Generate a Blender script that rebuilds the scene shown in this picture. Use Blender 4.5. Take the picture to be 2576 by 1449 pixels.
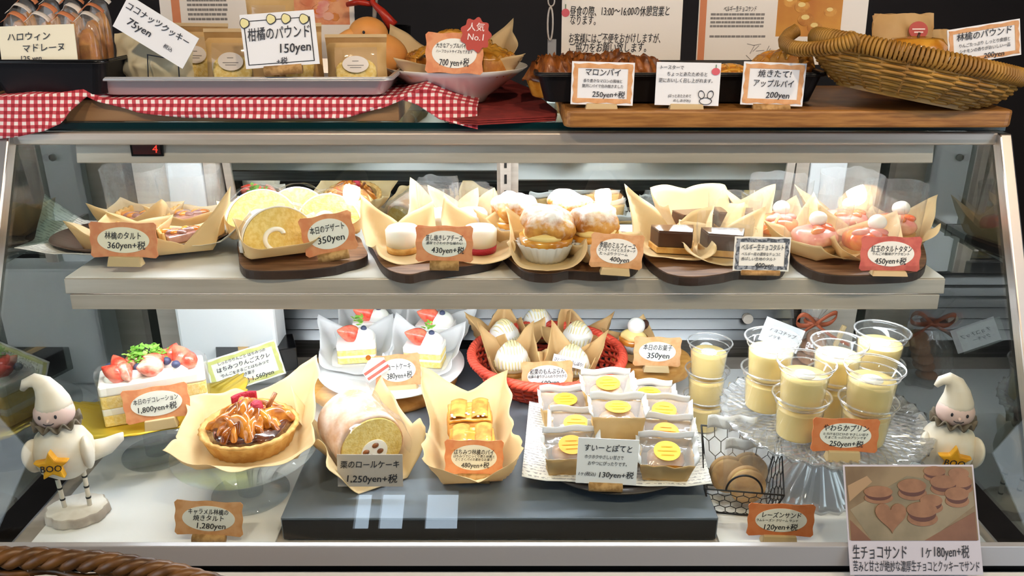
import bpy, math, random
from mathutils import Vector, Matrix, Euler, noise
for _o in list(bpy.data.objects): bpy.data.objects.remove(_o)
scene = bpy.context.scene
C = scene.collection
R = math.radians
pi = math.pi
# ---------------------------------------------------------------- camera
F = 2050.0; W0 = 2576; H0 = 1449; PITCH = R(21); CZ = 1.37
cp, sp = math.cos(PITCH), math.sin(PITCH)
cam = bpy.data.objects.new('camera', bpy.data.cameras.new('camera'))
cam.data.sensor_width = 36; cam.data.lens = 36*F/W0; cam.data.clip_start = .02
cam.location = (0, 0, CZ); cam.rotation_euler = (R(90)-PITCH, 0, 0)
C.objects.link(cam); scene.camera = cam
scene.view_settings.view_transform = 'Standard'; scene.view_settings.look = 'None'
scene.view_settings.gamma = 1; scene.view_settings.use_curve_mapping = False
scene.view_settings.exposure = 0.0
scene.cycles.transparent_max_bounces = 32
LAMP_CASE, LAMP_SHELF, LAMP_SPOT = 42.0, 46.0, 1000.0
# ---------------------------------------------------------------- daylight from the street
wd = bpy.data.worlds.new('street_daylight'); scene.world = wd; wd.use_nodes = True
wd.node_tree.nodes['Background'].inputs[0].default_value = (.80, .90, 1.0, 1)
wd.node_tree.nodes['Background'].inputs[1].default_value = 3.0
# ---------------------------------------------------------------- pixel to place
def ray(px, py):
    a = (px-1288)/F; b = (724.5-py)/F
    return Vector((a, cp+b*sp, -sp+b*cp))
def onz(px, py, z):
    d = ray(px, py); t = (z-CZ)/d.z
    return Vector((d.x*t, d.y*t, z)), t/F
def ony(px, py, Y):
    d = ray(px, py); t = Y/d.y
    return Vector((d.x*t, Y, CZ+d.z*t)), t/F
TOP, SH, DECK, PLAT = 1.20, 1.022, .725, .757
GN = Vector((0, -.86, .51)).normalized(); GP = Vector((0, .747, .76))    # the sloping front pane
def ong(px, py, off=0):
    d = ray(px, py); o = Vector((0, 0, CZ)); p = GP+GN*off
    t = (p-o).dot(GN)/d.dot(GN)
    return o+d*t
# ---------------------------------------------------------------- materials
def lin(h):
    if isinstance(h, (tuple, list)): return tuple(h)[:3]
    c = [int(h[i:i+2], 16)/255 for i in (0, 2, 4)]
    return tuple(x/12.92 if x <= .04045 else ((x+.055)/1.055)**2.4 for x in c)
MATS = {}
class NT:
    def __init__(s, name):
        s.m = bpy.data.materials.new(name); s.m.use_nodes = True; s.t = s.m.node_tree
        s.t.nodes.clear(); s.out = s.n('ShaderNodeOutputMaterial')
    def n(s, t, **kw):
        x = s.t.nodes.new(t)
        for k, v in kw.items(): setattr(x, k, v)
        return x
    def l(s, a, b): s.t.links.new(a, b)
def mat(name, col, rough=.5, metal=0, var=None, vs=40, stretch=None, bump=0, bs=80, sss=0, coat=0, emit=0, spec=.5, lo=.4, hi=.6, transl=0):
    N = NT(name); p = N.n('ShaderNodeBsdfPrincipled')
    I = p.inputs
    I['Base Color'].default_value = (*lin(col), 1); I['Roughness'].default_value = rough; I['Metallic'].default_value = metal
    I['Specular IOR Level'].default_value = spec
    if coat: I['Coat Weight'].default_value = coat; I['Coat Roughness'].default_value = .08
    if sss: I['Subsurface Weight'].default_value = sss; I['Subsurface Radius'].default_value = (.01, .006, .004); I['Subsurface Scale'].default_value = .5
    if emit: I['Emission Color'].default_value = (*lin(col), 1); I['Emission Strength'].default_value = emit
    if var or bump:
        tc = N.n('ShaderNodeTexCoord'); mp = N.n('ShaderNodeMapping')
        N.l(tc.outputs['Object'], mp.inputs[0])
        if stretch: mp.inputs['Scale'].default_value = stretch
    if var:
        nz = N.n('ShaderNodeTexNoise'); nz.inputs['Scale'].default_value = vs; nz.inputs['Detail'].default_value = 4
        N.l(mp.outputs[0], nz.inputs[0])
        rp = N.n('ShaderNodeValToRGB'); e = rp.color_ramp.elements
        e[0].position = lo; e[1].position = hi; e[0].color = (*lin(col), 1); e[1].color = (*lin(var), 1)
        N.l(nz.outputs[0], rp.inputs[0]); N.l(rp.outputs[0], I['Base Color'])
    if bump:
        n2 = N.n('ShaderNodeTexNoise'); n2.inputs['Scale'].default_value = bs; n2.inputs['Detail'].default_value = 5
        N.l(mp.outputs[0], n2.inputs[0]); b = N.n('ShaderNodeBump'); b.inputs['Strength'].default_value = bump; b.inputs['Distance'].default_value = .002
        N.l(n2.outputs[0], b.inputs['Height']); N.l(b.outputs[0], I['Normal'])
    sh = p.outputs[0]
    if transl:
        tr = N.n('ShaderNodeBsdfTranslucent'); tr.inputs[0].default_value = (*lin(col), 1)
        mx = N.n('ShaderNodeMixShader'); mx.inputs[0].default_value = transl
        N.l(sh, mx.inputs[1]); N.l(tr.outputs[0], mx.inputs[2]); sh = mx.outputs[0]
    N.l(sh, N.out.inputs[0]); MATS[name] = N.m; return N.m
def clear(name, tint='FFFFFF', refl=.06, edge=1.0, rough=.02, ior=1.45, bump=0, bs=60, milk=0):
    """see-through sheet: mostly transparent with a Fresnel reflection"""
    N = NT(name); tr = N.n('ShaderNodeBsdfTransparent'); tr.inputs[0].default_value = (*lin(tint), 1)
    gl = N.n('ShaderNodeBsdfGlossy'); gl.inputs['Roughness'].default_value = rough
    lw = N.n('ShaderNodeLayerWeight'); lw.inputs[0].default_value = .5; fr = N.n('ShaderNodeMath', operation='POWER'); fr.inputs[1].default_value = 4; N.l(lw.outputs['Facing'], fr.inputs[0])
    ma = N.n('ShaderNodeMath', operation='MULTIPLY_ADD'); ma.inputs[1].default_value = edge; ma.inputs[2].default_value = refl; ma.use_clamp = True
    N.l(fr.outputs[0], ma.inputs[0]); mx = N.n('ShaderNodeMixShader'); N.l(ma.outputs[0], mx.inputs[0])
    base = tr.outputs[0]
    if milk:
        df = N.n('ShaderNodeBsdfDiffuse'); df.inputs[0].default_value = (.8, .8, .8, 1)
        m2 = N.n('ShaderNodeMixShader'); m2.inputs[0].default_value = milk
        N.l(tr.outputs[0], m2.inputs[1]); N.l(df.outputs[0], m2.inputs[2]); base = m2.outputs[0]
    N.l(base, mx.inputs[1]); N.l(gl.outputs[0], mx.inputs[2])
    if bump:
        tc = N.n('ShaderNodeTexCoord'); n2 = N.n('ShaderNodeTexNoise'); n2.inputs['Scale'].default_value = bs
        N.l(tc.outputs['Object'], n2.inputs[0]); b = N.n('ShaderNodeBump'); b.inputs['Strength'].default_value = bump; b.inputs['Distance'].default_value = .004
        N.l(n2.outputs[0], b.inputs['Height']); N.l(b.outputs[0], gl.inputs['Normal'])
    N.l(mx.outputs[0], N.out.inputs[0]); MATS[name] = N.m; return N.m
def gingham(name, c0, c1, c2, nu, nv):
    N = NT(name); p = N.n('ShaderNodeBsdfPrincipled'); p.inputs['Roughness'].default_value = .85
    uv = N.n('ShaderNodeUVMap'); sx = N.n('ShaderNodeSeparateXYZ'); N.l(uv.outputs[0], sx.inputs[0])
    vals = []
    for ax, k in ((0, nu), (1, nv)):
        m = N.n('ShaderNodeMath', operation='MULTIPLY'); m.inputs[1].default_value = k; N.l(sx.outputs[ax], m.inputs[0])
        f = N.n('ShaderNodeMath', operation='FRACT'); N.l(m.outputs[0], f.inputs[0])
        g = N.n('ShaderNodeMath', operation='GREATER_THAN'); g.inputs[1].default_value = .5; N.l(f.outputs[0], g.inputs[0]); vals.append(g)
    a = N.n('ShaderNodeMath', operation='ADD'); N.l(vals[0].outputs[0], a.inputs[0]); N.l(vals[1].outputs[0], a.inputs[1])
    h = N.n('ShaderNodeMath', operation='MULTIPLY'); h.inputs[1].default_value = .5; N.l(a.outputs[0], h.inputs[0])
    rp = N.n('ShaderNodeValToRGB'); rp.color_ramp.interpolation = 'CONSTANT'; e = rp.color_ramp.elements
    e[0].position = 0; e[0].color = (*lin(c0), 1); e[1].position = .25; e[1].color = (*lin(c1), 1)
    x = e.new(.75); x.color = (*lin(c2), 1)
    N.l(h.outputs[0], rp.inputs[0]); N.l(rp.outputs[0], p.inputs['Base Color']); N.l(p.outputs[0], N.out.inputs[0]); MATS[name] = N.m
def newsprint(name):
    """white paper printed with columns of small grey lines (UV)"""
    N = NT(name); p = N.n('ShaderNodeBsdfPrincipled'); p.inputs['Roughness'].default_value = .8
    uv = N.n('ShaderNodeUVMap'); mp = N.n('ShaderNodeMapping'); mp.inputs['Scale'].default_value = (22, 30, 1); N.l(uv.outputs[0], mp.inputs[0])
    nz = N.n('ShaderNodeTexNoise'); nz.inputs['Scale'].default_value = 2.2; nz.inputs['Detail'].default_value = 1; N.l(mp.outputs[0], nz.inputs[0])
    sx = N.n('ShaderNodeSeparateXYZ'); N.l(mp.outputs[0], sx.inputs[0])
    f = N.n('ShaderNodeMath', operation='FRACT'); N.l(sx.outputs[1], f.inputs[0])
    g = N.n('ShaderNodeMath', operation='GREATER_THAN'); g.inputs[1].default_value = .55; N.l(f.outputs[0], g.inputs[0])
    h = N.n('ShaderNodeMath', operation='GREATER_THAN'); h.inputs[1].default_value = .5; N.l(nz.outputs[0], h.inputs[0])
    m = N.n('ShaderNodeMath', operation='MULTIPLY'); N.l(g.outputs[0], m.inputs[0]); N.l(h.outputs[0], m.inputs[1])
    mx = N.n('ShaderNodeMix', data_type='RGBA'); mx.inputs[6].default_value = (*lin('F2F1EC'), 1); mx.inputs[7].default_value = (*lin('B2B2B4'), 1)
    N.l(m.outputs[0], mx.inputs[0]); N.l(mx.outputs[2], p.inputs['Base Color']); N.l(p.outputs[0], N.out.inputs[0]); MATS[name] = N.m
def emitter(name, col, s):
    N = NT(name); e = N.n('ShaderNodeEmission'); e.inputs[0].default_value = (*lin(col), 1); e.inputs[1].default_value = s
    N.l(e.outputs[0], N.out.inputs[0]); MATS[name] = N.m
def mirror(name, col, rough):
    N = NT(name); g = N.n('ShaderNodeBsdfGlossy'); g.inputs[0].default_value = (*lin(col), 1); g.inputs['Roughness'].default_value = rough
    N.l(g.outputs[0], N.out.inputs[0]); MATS[name] = N.m

mat('steel', 'CFC5BA', .30, .38, var='C6BBAF', vs=20, stretch=(.3, 6, 6))  # slightly warm tint stands in for brown surroundings mirrored in the metal
mat('steel_dark', '6E6C6A', .32, 1, var='5A5856', vs=30, stretch=(.3, 8, 8))
mat('aluminium', 'C4C4C6', .34, .5)
mat('frame_metal', 'CFC8C2', .35, 1)
mat('black', '0D0C0C', .5); mat('black_gloss', '0C0C0D', .18); mat('tin_black', '14151A', .45, .3)
mat('wall_dark', '1B1211', .7, var='241816', vs=3); mat('floor_dark', '3A3330', .6, var='2E2826', vs=6)
mat('white_board', 'F3F5F6', .35); mat('white_plastic', 'ECEEF0', .4)
mat('platform', '7E8894', .28, .15, var='6C7682', vs=10); mat('platform_front', '26282C', .3, .2)
mat('louver', '77797B', .3, 1)
mirror('mirror', 'B4BAB8', .006)
clear('pane', 'F8FBFA', .035, .8, .003); clear('poster_pane', 'FFFFFF', .012, .5, .01); clear('side_pane', 'DCE4DE', .10, 1.2, .01)
clear('top_pane', 'DDE8E4', .04, .9, .01)
mat('glass_edge', '06262A', .12, spec=.8)
clear('film', 'FFFFFF', .06, .45, .08, bump=.35, bs=50, milk=.08); clear('film_milky', 'FFFFFF', .05, .5, .12, bump=.5, bs=60, milk=.28); clear('cup_clear', 'FFFFFF', .03, .7, .05, milk=.04)
clear('acrylic', 'F8FAFB', .03, .6, .03, milk=.05); clear('cut_glass', 'FAFBFD', .20, .8, .06, milk=.16); clear('cup_rim', 'FFFFFF', .22, .8, .04, milk=.16)
mat('wood', 'A8753A', .5, var='8A5A28', vs=18, stretch=(1.2, 14, 14), bump=.1)
mat('wood_raw', '94704A', .6, var='846040', vs=14, stretch=(1, 9, 9))
mat('wood_pale', 'D9A052', .5, var='C98D40', vs=12, stretch=(2, 12, 12))
mat('walnut', '8A664A', .45, var='6B4A34', vs=14, stretch=(1.5, 10, 10)); mat('walnut_edge', '3E2B22', .5, var='2F2019', vs=20)
mat('wicker', 'B08338', .5, var='94692A', vs=25); mat('wicker_brown', '6E4A22', .4, var='452B10', vs=30); mat('wicker_red', 'E0523C', .5, var='C53F2C', vs=30)
mat('wax_paper', 'F0D9AC', .55, var='EACF9C', vs=14, transl=.30); mat('wax_kraft', 'D9B47C', .6, var='CFA66C', vs=20, transl=.2)
mat('wax_white', 'F2F3F4', .55, transl=.35); mat('kraft', 'D9B57C', .6, var='CDA668', vs=25, transl=.1); mat('cream_paper', 'E9DFC0', .7, var='DDD1AC', vs=18)
newsprint('newsprint')
mat('card_orange', 'E09A6C', .6, var='D6865A', vs=90); mat('card_tan', 'DDA878', .6, var='D09560', vs=80); mat('card_deep', 'D9824E', .6, var='D07440', vs=80)
mat('card_red', 'CF6A5C', .6, var='BC574C', vs=80); mat('card_cream', 'F0EFE6', .6); mat('card_white', 'EDEEF2', .5); mat('card_ivory', 'F1EAD2', .6)
mat('card_lace', '4A5058', .6, var='9AA0A8', vs=260, lo=.45, hi=.55); mat('card_green', 'D3D58A', .6, var='C6C876', vs=90); mat('card_grey', 'B5ACA4', .5)
mat('ink', '23242C', .6); mat('ink_red', 'D9606C', .6); mat('ink_green', '4D7A5A', .6); mat('ink_white', 'F4E4E0', .6); mat('ink_grey', '8B8684', .7); mat('ink_yellow', 'E8DFA2', .6)
mat('cork', 'C49A62', .8, var='9C7440', vs=120, bump=.4, bs=300); mat('holder', 'C9B084', .6)
mat('cream', 'FAF8F2', .45, sss=.2); mat('sponge', 'F5DF9A', .85, var='EBCB72', vs=220, bump=.5, bs=500); mat('sponge_skin', 'E3B189', .8, var='F3E3DA', vs=26, bump=.3, bs=300)
mat('sugar', 'C4936A', .85, var='E8D2C4', vs=34, bump=.3, bs=300, lo=.36, hi=.66); mat('sugar_white', 'F6F0EC', .85, var='EAD3C0', vs=40, lo=.55, hi=.75); mat('crumb', 'EAD48C', .9, var='DDBE6A', vs=160, bump=.6, bs=400)
mat('strawberry', 'E2402E', .25, var='EE7C62', vs=60, coat=.4, bump=.25, bs=600); mat('strawberry_cut', 'EE6A54', .3, var='F6B9A6', vs=90, coat=.4)
mat('leaf', '9CD25C', .5, var='7CBB44', vs=60, transl=.25); mat('blueberry', '38405E', .5); mat('raspberry', 'B3203A', .4, bump=.8, bs=500)
mat('caramel', 'B8661E', .14, var='7A3A0E', vs=40, coat=.9); mat('caramel_light', 'D98A30', .15, var='A85A14', vs=60, coat=.9); mat('glaze_dark', '5A2C14', .1, var='3A1A0C', vs=50, coat=1)
mat('pastry', 'DDA04A', .55, var='B8742C', vs=55, bump=.6, bs=140); mat('pastry_dark', '9C5A24', .4, var='5F3012', vs=60, bump=.7, bs=120, coat=.3); mat('pastry_gold', 'E0A23C', .25, var='C07A22', vs=40, coat=.7)
mat('crust', 'D9AE6A', .7, var='C08E48', vs=70, bump=.4, bs=250)
mat('chocolate', '4A2A1C', .4, var='3C2015', vs=40); mat('choc_top', '5E4034', .18, coat=.5); mat('cocoa', 'A87650', .7, var='96633F', vs=70)
mat('custard', 'F2D78E', .35); mat('chestnut', 'E6D6A2', .6, sss=.15); mat('apple_red', 'E8673C', .2, var='EE9A50', vs=45, coat=.7); mat('apple_pink', 'E89088', .25, var='F2B9A4', vs=50, coat=.5)
mat('purple_glaze', '8A5D58', .2, var='B58676', vs=50, coat=.6)
mat('gold_card', 'D2B63E', .35, .55, var='C7A92E', vs=10); mat('sticker_yellow', 'F3CC3E', .5); mat('sticker_orange', 'E6A72A', .5); mat('sticker_white', 'EFE7E0', .5); mat('sticker_red', 'B8443A', .5)
mat('ceramic', 'EFE9DF', .45, var='E4D8C4', vs=20); mat('ceramic_pink', 'E2C4BC', .5); mat('star_yellow', 'E8AC22', .5, var='D8941A', vs=60); mat('birch', 'C9C0B4', .7, var='A99D92', vs=40); mat('birch_top', 'EEE9E0', .7, var='DDD5C8', vs=25)
mat('ruff', '7D7263', .8, var='5D5447', vs=60); mat('porcelain', 'F2F1EE', .18, coat=.5); mat('plate_dark', '3A332E', .3, .2); mat('plate_brown', '6A5448', .35)
mat('cloth_red', '8E2A26', .9, var='7A211F', vs=60); gingham('gingham', 'F3E6E2', 'C8505A', '9E1F2C', 1, 1); gingham('gingham_small', 'F3E6E2', 'CE5A60', 'A8222E', 28, 12)
mat('pumpkin', 'DF9548', .5, var='E8A860', vs=14); mat('red_plastic', 'B8301F', .3); mat('ribbon', '9A4A2A', .5); mat('poster_white', 'F3ECE4', .6); mat('poster_orange', 'D9885C', .6)
mat('apple_photo', 'D97A52', .6, var='F0B080', vs=45, lo=.35, hi=.65); mat('pie_photo', 'D89A40', .6, var='B86A28', vs=16, lo=.35, hi=.7); mat('wire_black', '1A1A1C', .4)
emitter('lamp_white', 'F6F8FF', LAMP_CASE); emitter('lamp_shelf', 'F4F7FF', LAMP_SHELF); emitter('lamp_warm', 'FFE6C6', LAMP_SPOT); emitter('led_red', 'FF4A3A', 1.2); mat('led_back', '3A0808', .3)
mat('lamp_bowl', 'E8D2B0', .3, .6)

def dusted(name, c0, c1, white, z0, z1):
    """baked pastry with powdered sugar lying on its top, broken up by noise"""
    N = NT(name); p = N.n('ShaderNodeBsdfPrincipled'); p.inputs['Roughness'].default_value = .6
    tc = N.n('ShaderNodeTexCoord'); sx = N.n('ShaderNodeSeparateXYZ'); N.l(tc.outputs['Object'], sx.inputs[0])
    n1 = N.n('ShaderNodeTexNoise'); n1.inputs['Scale'].default_value = 60; n1.inputs['Detail'].default_value = 5; N.l(tc.outputs['Object'], n1.inputs[0])
    n2 = N.n('ShaderNodeTexNoise'); n2.inputs['Scale'].default_value = 110; n2.inputs['Detail'].default_value = 4; N.l(tc.outputs['Object'], n2.inputs[0])
    mr = N.n('ShaderNodeMapRange'); mr.inputs[1].default_value = z0; mr.inputs[2].default_value = z1; N.l(sx.outputs[2], mr.inputs[0])
    ad = N.n('ShaderNodeMath', operation='MULTIPLY_ADD'); ad.inputs[1].default_value = 2.4; ad.inputs[2].default_value = -1.4; N.l(n2.outputs[0], ad.inputs[0])
    su = N.n('ShaderNodeMath', operation='ADD'); su.use_clamp = True; N.l(mr.outputs[0], su.inputs[0]); N.l(ad.outputs[0], su.inputs[1])
    r1 = N.n('ShaderNodeValToRGB'); e = r1.color_ramp.elements; e[0].position = .4; e[1].position = .6; e[0].color = (*lin(c0), 1); e[1].color = (*lin(c1), 1); N.l(n1.outputs[0], r1.inputs[0])
    mx = N.n('ShaderNodeMix', data_type='RGBA'); mx.inputs[7].default_value = (*lin(white), 1); N.l(su.outputs[0], mx.inputs[0]); N.l(r1.outputs[0], mx.inputs[6]); N.l(mx.outputs[2], p.inputs['Base Color'])
    b = N.n('ShaderNodeBump'); b.inputs['Strength'].default_value = .6; b.inputs['Distance'].default_value = .002; N.l(n1.outputs[0], b.inputs['Height']); N.l(b.outputs[0], p.inputs['Normal'])
    N.l(p.outputs[0], N.out.inputs[0]); MATS[name] = N.m
dusted('pastry_dusted', 'DDA04A', 'B8742C', 'F4EEEA', .042, .060)
# ---------------------------------------------------------------- mesh helpers
I4 = Matrix.Identity(4)
def T(x=0, y=0, z=0): return Matrix.Translation((x, y, z))
def RX(a): return Matrix.Rotation(a, 4, 'X')
def RY(a): return Matrix.Rotation(a, 4, 'Y')
def RZ(a): return Matrix.Rotation(a, 4, 'Z')
def SC(x, y, z): return Matrix.Diagonal((x, y, z, 1))
class MB:
    def __init__(s): s.v = []; s.f = []; s.m = []; s.s = []; s.uv = []
    def add(s, g, mi=0, M=None, smooth=True):
        vs, fs = g[0], g[1]; uvs = g[2] if len(g) > 2 else None
        o = len(s.v)
        for p in vs:
            p = Vector(p); s.v.append(M @ p if M is not None else p)
        for f in fs:
            s.f.append([o+i for i in f]); s.m.append(mi); s.s.append(smooth)
            s.uv.append([uvs[i] for i in f] if uvs else [(0, 0)]*len(f))
        return s
    def build(s, name, mats, parent=None, solid=0, bevel=0, sub=0):
        if isinstance(mats, str): mats = [mats]
        me = bpy.data.meshes.new(name); me.from_pydata([tuple(v) for v in s.v], [], s.f)
        for m in mats: me.materials.append(MATS[m])
        me.polygons.foreach_set('material_index', s.m); me.polygons.foreach_set('use_smooth', s.s)
        ul = me.uv_layers.new(name='UVMap'); flat = []
        for p in s.uv:
            for q in p: flat += [q[0], q[1]]
        ul.data.foreach_set('uv', flat); me.update()
        o = bpy.data.objects.new(name, me); C.objects.link(o)
        if parent: o.parent = parent
        if solid: k = o.modifiers.new('thick', 'SOLIDIFY'); k.thickness = solid; k.offset = 0
        if bevel: k = o.modifiers.new('bevel', 'BEVEL'); k.width = bevel; k.segments = 2; k.limit_method = 'ANGLE'
        if sub: k = o.modifiers.new('sub', 'SUBSURF'); k.levels = sub; k.render_levels = sub
        return o
def box(cx, cy, cz, sx, sy, sz):
    v = [(cx+a*sx/2, cy+b*sy/2, cz+c*sz/2) for c in (-1, 1) for b in (-1, 1) for a in (-1, 1)]
    return v, [(0, 2, 3, 1), (4, 5, 7, 6), (0, 1, 5, 4), (2, 6, 7, 3), (0, 4, 6, 2), (1, 3, 7, 5)]
def hexa(b, t):
    """box from 4 bottom and 4 top corners, counter-clockwise"""
    return list(b)+list(t), [(3, 2, 1, 0), (4, 5, 6, 7), (0, 1, 5, 4), (1, 2, 6, 5), (2, 3, 7, 6), (3, 0, 4, 7)]
def tube(path, r, n=8, closed=False):
    path = [Vector(p) for p in path]; L = len(path); rs = r if isinstance(r, (list, tuple)) else [r]*L
    tn = []
    for i in range(L):
        a = path[(i-1) % L] if (closed or i > 0) else path[i]; b = path[(i+1) % L] if (closed or i < L-1) else path[i]
        d = b-a; tn.append(d.normalized() if d.length > 1e-9 else Vector((0, 0, 1)))
    u = tn[0].cross(Vector((0, 0, 1)));
    if u.length < 1e-3: u = tn[0].cross(Vector((1, 0, 0)))
    u.normalize(); v = []; f = []
    for i in range(L):
        u = u-tn[i]*u.dot(tn[i]); u.normalize(); w = tn[i].cross(u)
        for j in range(n):
            a = 2*pi*j/n; v.append(path[i]+(u*math.cos(a)+w*math.sin(a))*rs[i])
    for i in range(L if closed else L-1):
        k = (i+1) % L
        for j in range(n): f.append((i*n+j, i*n+(j+1) % n, k*n+(j+1) % n, k*n+j))
    if not closed: f.append(tuple(range(n-1, -1, -1))); f.append(tuple((L-1)*n+j for j in range(n)))
    return v, f
def lathe(prof, n=40, sx=1, sy=1, wob=None):
    v = []; f = []
    for i, (r, z) in enumerate(prof):
        for j in range(n):
            a = 2*pi*j/n; q = wob(i, a) if wob else (1, 0)
            v.append((r*q[0]*math.cos(a)*sx, r*q[0]*math.sin(a)*sy, z+q[1]))
    for i in range(len(prof)-1):
        for j in range(n): f.append((i*n+j, i*n+(j+1) % n, (i+1)*n+(j+1) % n, (i+1)*n+j))
    if prof[0][0] > 1e-6: f.append(tuple(range(n-1, -1, -1)))
    if prof[-1][0] > 1e-6: f.append(tuple((len(prof)-1)*n+j for j in range(n)))
    return v, f
def lathe_open(prof, n=40, sx=1, sy=1, wob=None):
    v, f = lathe(prof, n, sx, sy, wob); return v, [x for x in f if len(x) == 4]
def prism(ol, z0, z1):
    n = len(ol); v = [(x, y, z0) for x, y in ol]+[(x, y, z1) for x, y in ol]
    return v, [tuple(range(n-1, -1, -1)), tuple(range(n, 2*n))]+[(i, (i+1) % n, n+(i+1) % n, n+i) for i in range(n)]
def vprism(ol, y0, y1):
    """outline in x,z extruded along y (y0 is the front)"""
    n = len(ol); v = [(x, y0, z) for x, z in ol]+[(x, y1, z) for x, z in ol]
    return v, [tuple(range(n)), tuple(range(2*n-1, n-1, -1))]+[(i, n+i, n+(i+1) % n, (i+1) % n) for i in range(n)]
def ring(o1, o2, y0, y1):
    n = len(o1); v = [(x, y0, z) for x, z in o1]+[(x, y0, z) for x, z in o2]+[(x, y1, z) for x, z in o1]+[(x, y1, z) for x, z in o2]; f = []
    for i in range(n):
        k = (i+1) % n; f += [(i, k, n+k, n+i), (2*n+i, 3*n+i, 3*n+k, 2*n+k), (i, 2*n+i, 2*n+k, k), (n+i, n+k, 3*n+k, 3*n+i)]
    return v, f
def grid(fn, nu, nv):
    v = []; uv = []; f = []
    for j in range(nv+1):
        for i in range(nu+1):
            u, w = i/nu, j/nv; v.append(fn(u, w)); uv.append((u, w))
    for j in range(nv):
        for i in range(nu):
            a = j*(nu+1)+i; f.append((a, a+1, a+nu+2, a+nu+1))
    return v, f, uv
def nz(p, s=1.0, seed=0): return noise.noise(Vector((p[0]*s+seed*7.3, p[1]*s-seed*3.1, p[2]*s+seed*1.7)))
def blob(rx, ry, rz, amp=0, fr=20, seed=0, nu=20, nv=12, zcut=None, power=1):
    v = []; f = []
    for j in range(nv+1):
        th = pi*j/nv
        for i in range(nu):
            ph = 2*pi*i/nu
            sc = lambda c: math.copysign(abs(c)**power, c)
            p = Vector((sc(math.sin(th))*sc(math.cos(ph))*rx, sc(math.sin(th))*sc(math.sin(ph))*ry, sc(math.cos(th))*rz))
            if amp: p *= 1+amp*nz(p, fr, seed)
            if zcut is not None: p.z = max(p.z, zcut)
            v.append(p)
    for j in range(nv):
        for i in range(nu): f.append((j*nu+i, (j+1)*nu+i, (j+1)*nu+(i+1) % nu, j*nu+(i+1) % nu))
    return v, f
def circ(rx, ry, n=32, cx=0, cy=0, a0=0): return [(cx+rx*math.cos(a0+2*pi*i/n), cy+ry*math.sin(a0+2*pi*i/n)) for i in range(n)]
def rrect(w, h, r, n=5, cx=0, cy=0):
    o = []
    for sx, sy, a in ((1, 1, 0), (-1, 1, pi/2), (-1, -1, pi), (1, -1, 1.5*pi)):
        for i in range(n+1):
            t = a+pi/2*i/n; o.append((cx+sx*(w/2-r)+r*math.cos(t), cy+sy*(h/2-r)+r*math.sin(t)))
    return o
def lerp(a, b, t): return a+(b-a)*t
def sm(t): t = max(0, min(1, t)); return t*t*(3-2*t)
def polyline(pts, t):
    """point at parameter t (0..1) by x spacing along a list of tuples"""
    n = len(pts)-1; s = min(n-1e-6, max(0, t*n)); i = int(s); f = s-i
    return tuple(lerp(a, b, f) for a, b in zip(pts[i], pts[i+1]))
# ---------------------------------------------------------------- things
def thing(name, label, cat, loc, rz=0, group=None, rx=0, ry=0, kind=None):
    o = bpy.data.objects.new(name, None); C.objects.link(o); o.empty_display_size = .02
    o.location = loc; o.rotation_euler = (rx, ry, rz); o['label'] = label; o['category'] = cat
    if group: o['group'] = group
    if kind: o['kind'] = kind
    return o
def tag(o, label, cat, group=None, kind=None):
    o['label'] = label; o['category'] = cat
    if group: o['group'] = group
    if kind: o['kind'] = kind
    return o
def twin(root, loc, label, rz=None, sc=None):
    r = root.copy(); C.objects.link(r); r.location = loc; r['label'] = label
    if rz is not None: r.rotation_euler = (0, 0, rz)
    if sc: r.scale = (sc, sc, sc)
    for ch in list(root.children):
        c = ch.copy(); C.objects.link(c); c.parent = r
        for g in ch.children:
            d = g.copy(); C.objects.link(d); d.parent = c
    return r
# ---------------------------------------------------------------- writing
_tc = {}
def glyphs(s):
    if s in _tc: return _tc[s]
    c = bpy.data.curves.new('w', 'FONT'); c.body = s; c.size = 1; c.resolution_u = 2; c.offset = .0; c.shear = .12
    o = bpy.data.objects.new('w', c); C.objects.link(o)
    me = bpy.data.meshes.new_from_object(o.evaluated_get(bpy.context.evaluated_depsgraph_get()))
    v = [(p.co.x, p.co.y) for p in me.vertices]; f = [list(p.vertices) for p in me.polygons]
    bpy.data.objects.remove(o); bpy.data.curves.remove(c); bpy.data.meshes.remove(me)
    x0 = min(p[0] for p in v); x1 = max(p[0] for p in v); v = [(x-(x0+x1)/2, y-.36) for x, y in v]
    _tc[s] = (v, f, x1-x0); return _tc[s]
def write(mb, s, cx, cz, size, maxw, y, mi=0, wave=.03):
    """one line of writing in the x,z plane facing -y"""
    v, f, w = glyphs(s); k = size; kx = min(size, maxw/w) if maxw and w else size
    ph = sum(map(ord, s)) % 7
    for i, o in enumerate((-.011, .011)): mb.add(([(cx+(a+o)*kx, y-i*.00003, cz+b*k+wave*size*math.sin(a*2.3+ph)) for a, b in v], f), mi, smooth=False)
def plaque(w, h, amp, n=14):
    """wavy-edged label outline, bottom at z=0"""
    c = min(w, h)*.07; o = []
    cs = [((-w/2+c, 0), (w/2-c, 0), (0, -1)), ((w/2, c), (w/2, h-c), (1, 0)), ((w/2-c, h), (-w/2+c, h), (0, 1)), ((-w/2, h-c), (-w/2, c), (-1, 0))]
    for a, b, d in cs:
        for i in range(n):
            t = i/(n-1); q = amp*(math.cos(4*pi*t)*.5-.5)*(1 if .25 < t < .75 else 1.0)
            o.append((lerp(a[0], b[0], t)+d[0]*q, lerp(a[1], b[1], t)+d[1]*q))
    return o
def oval(rx, rz, cz, n=40): return [(rx*math.cos(2*pi*i/n), cz+rz*math.sin(2*pi*i/n)) for i in range(n)]
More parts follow.
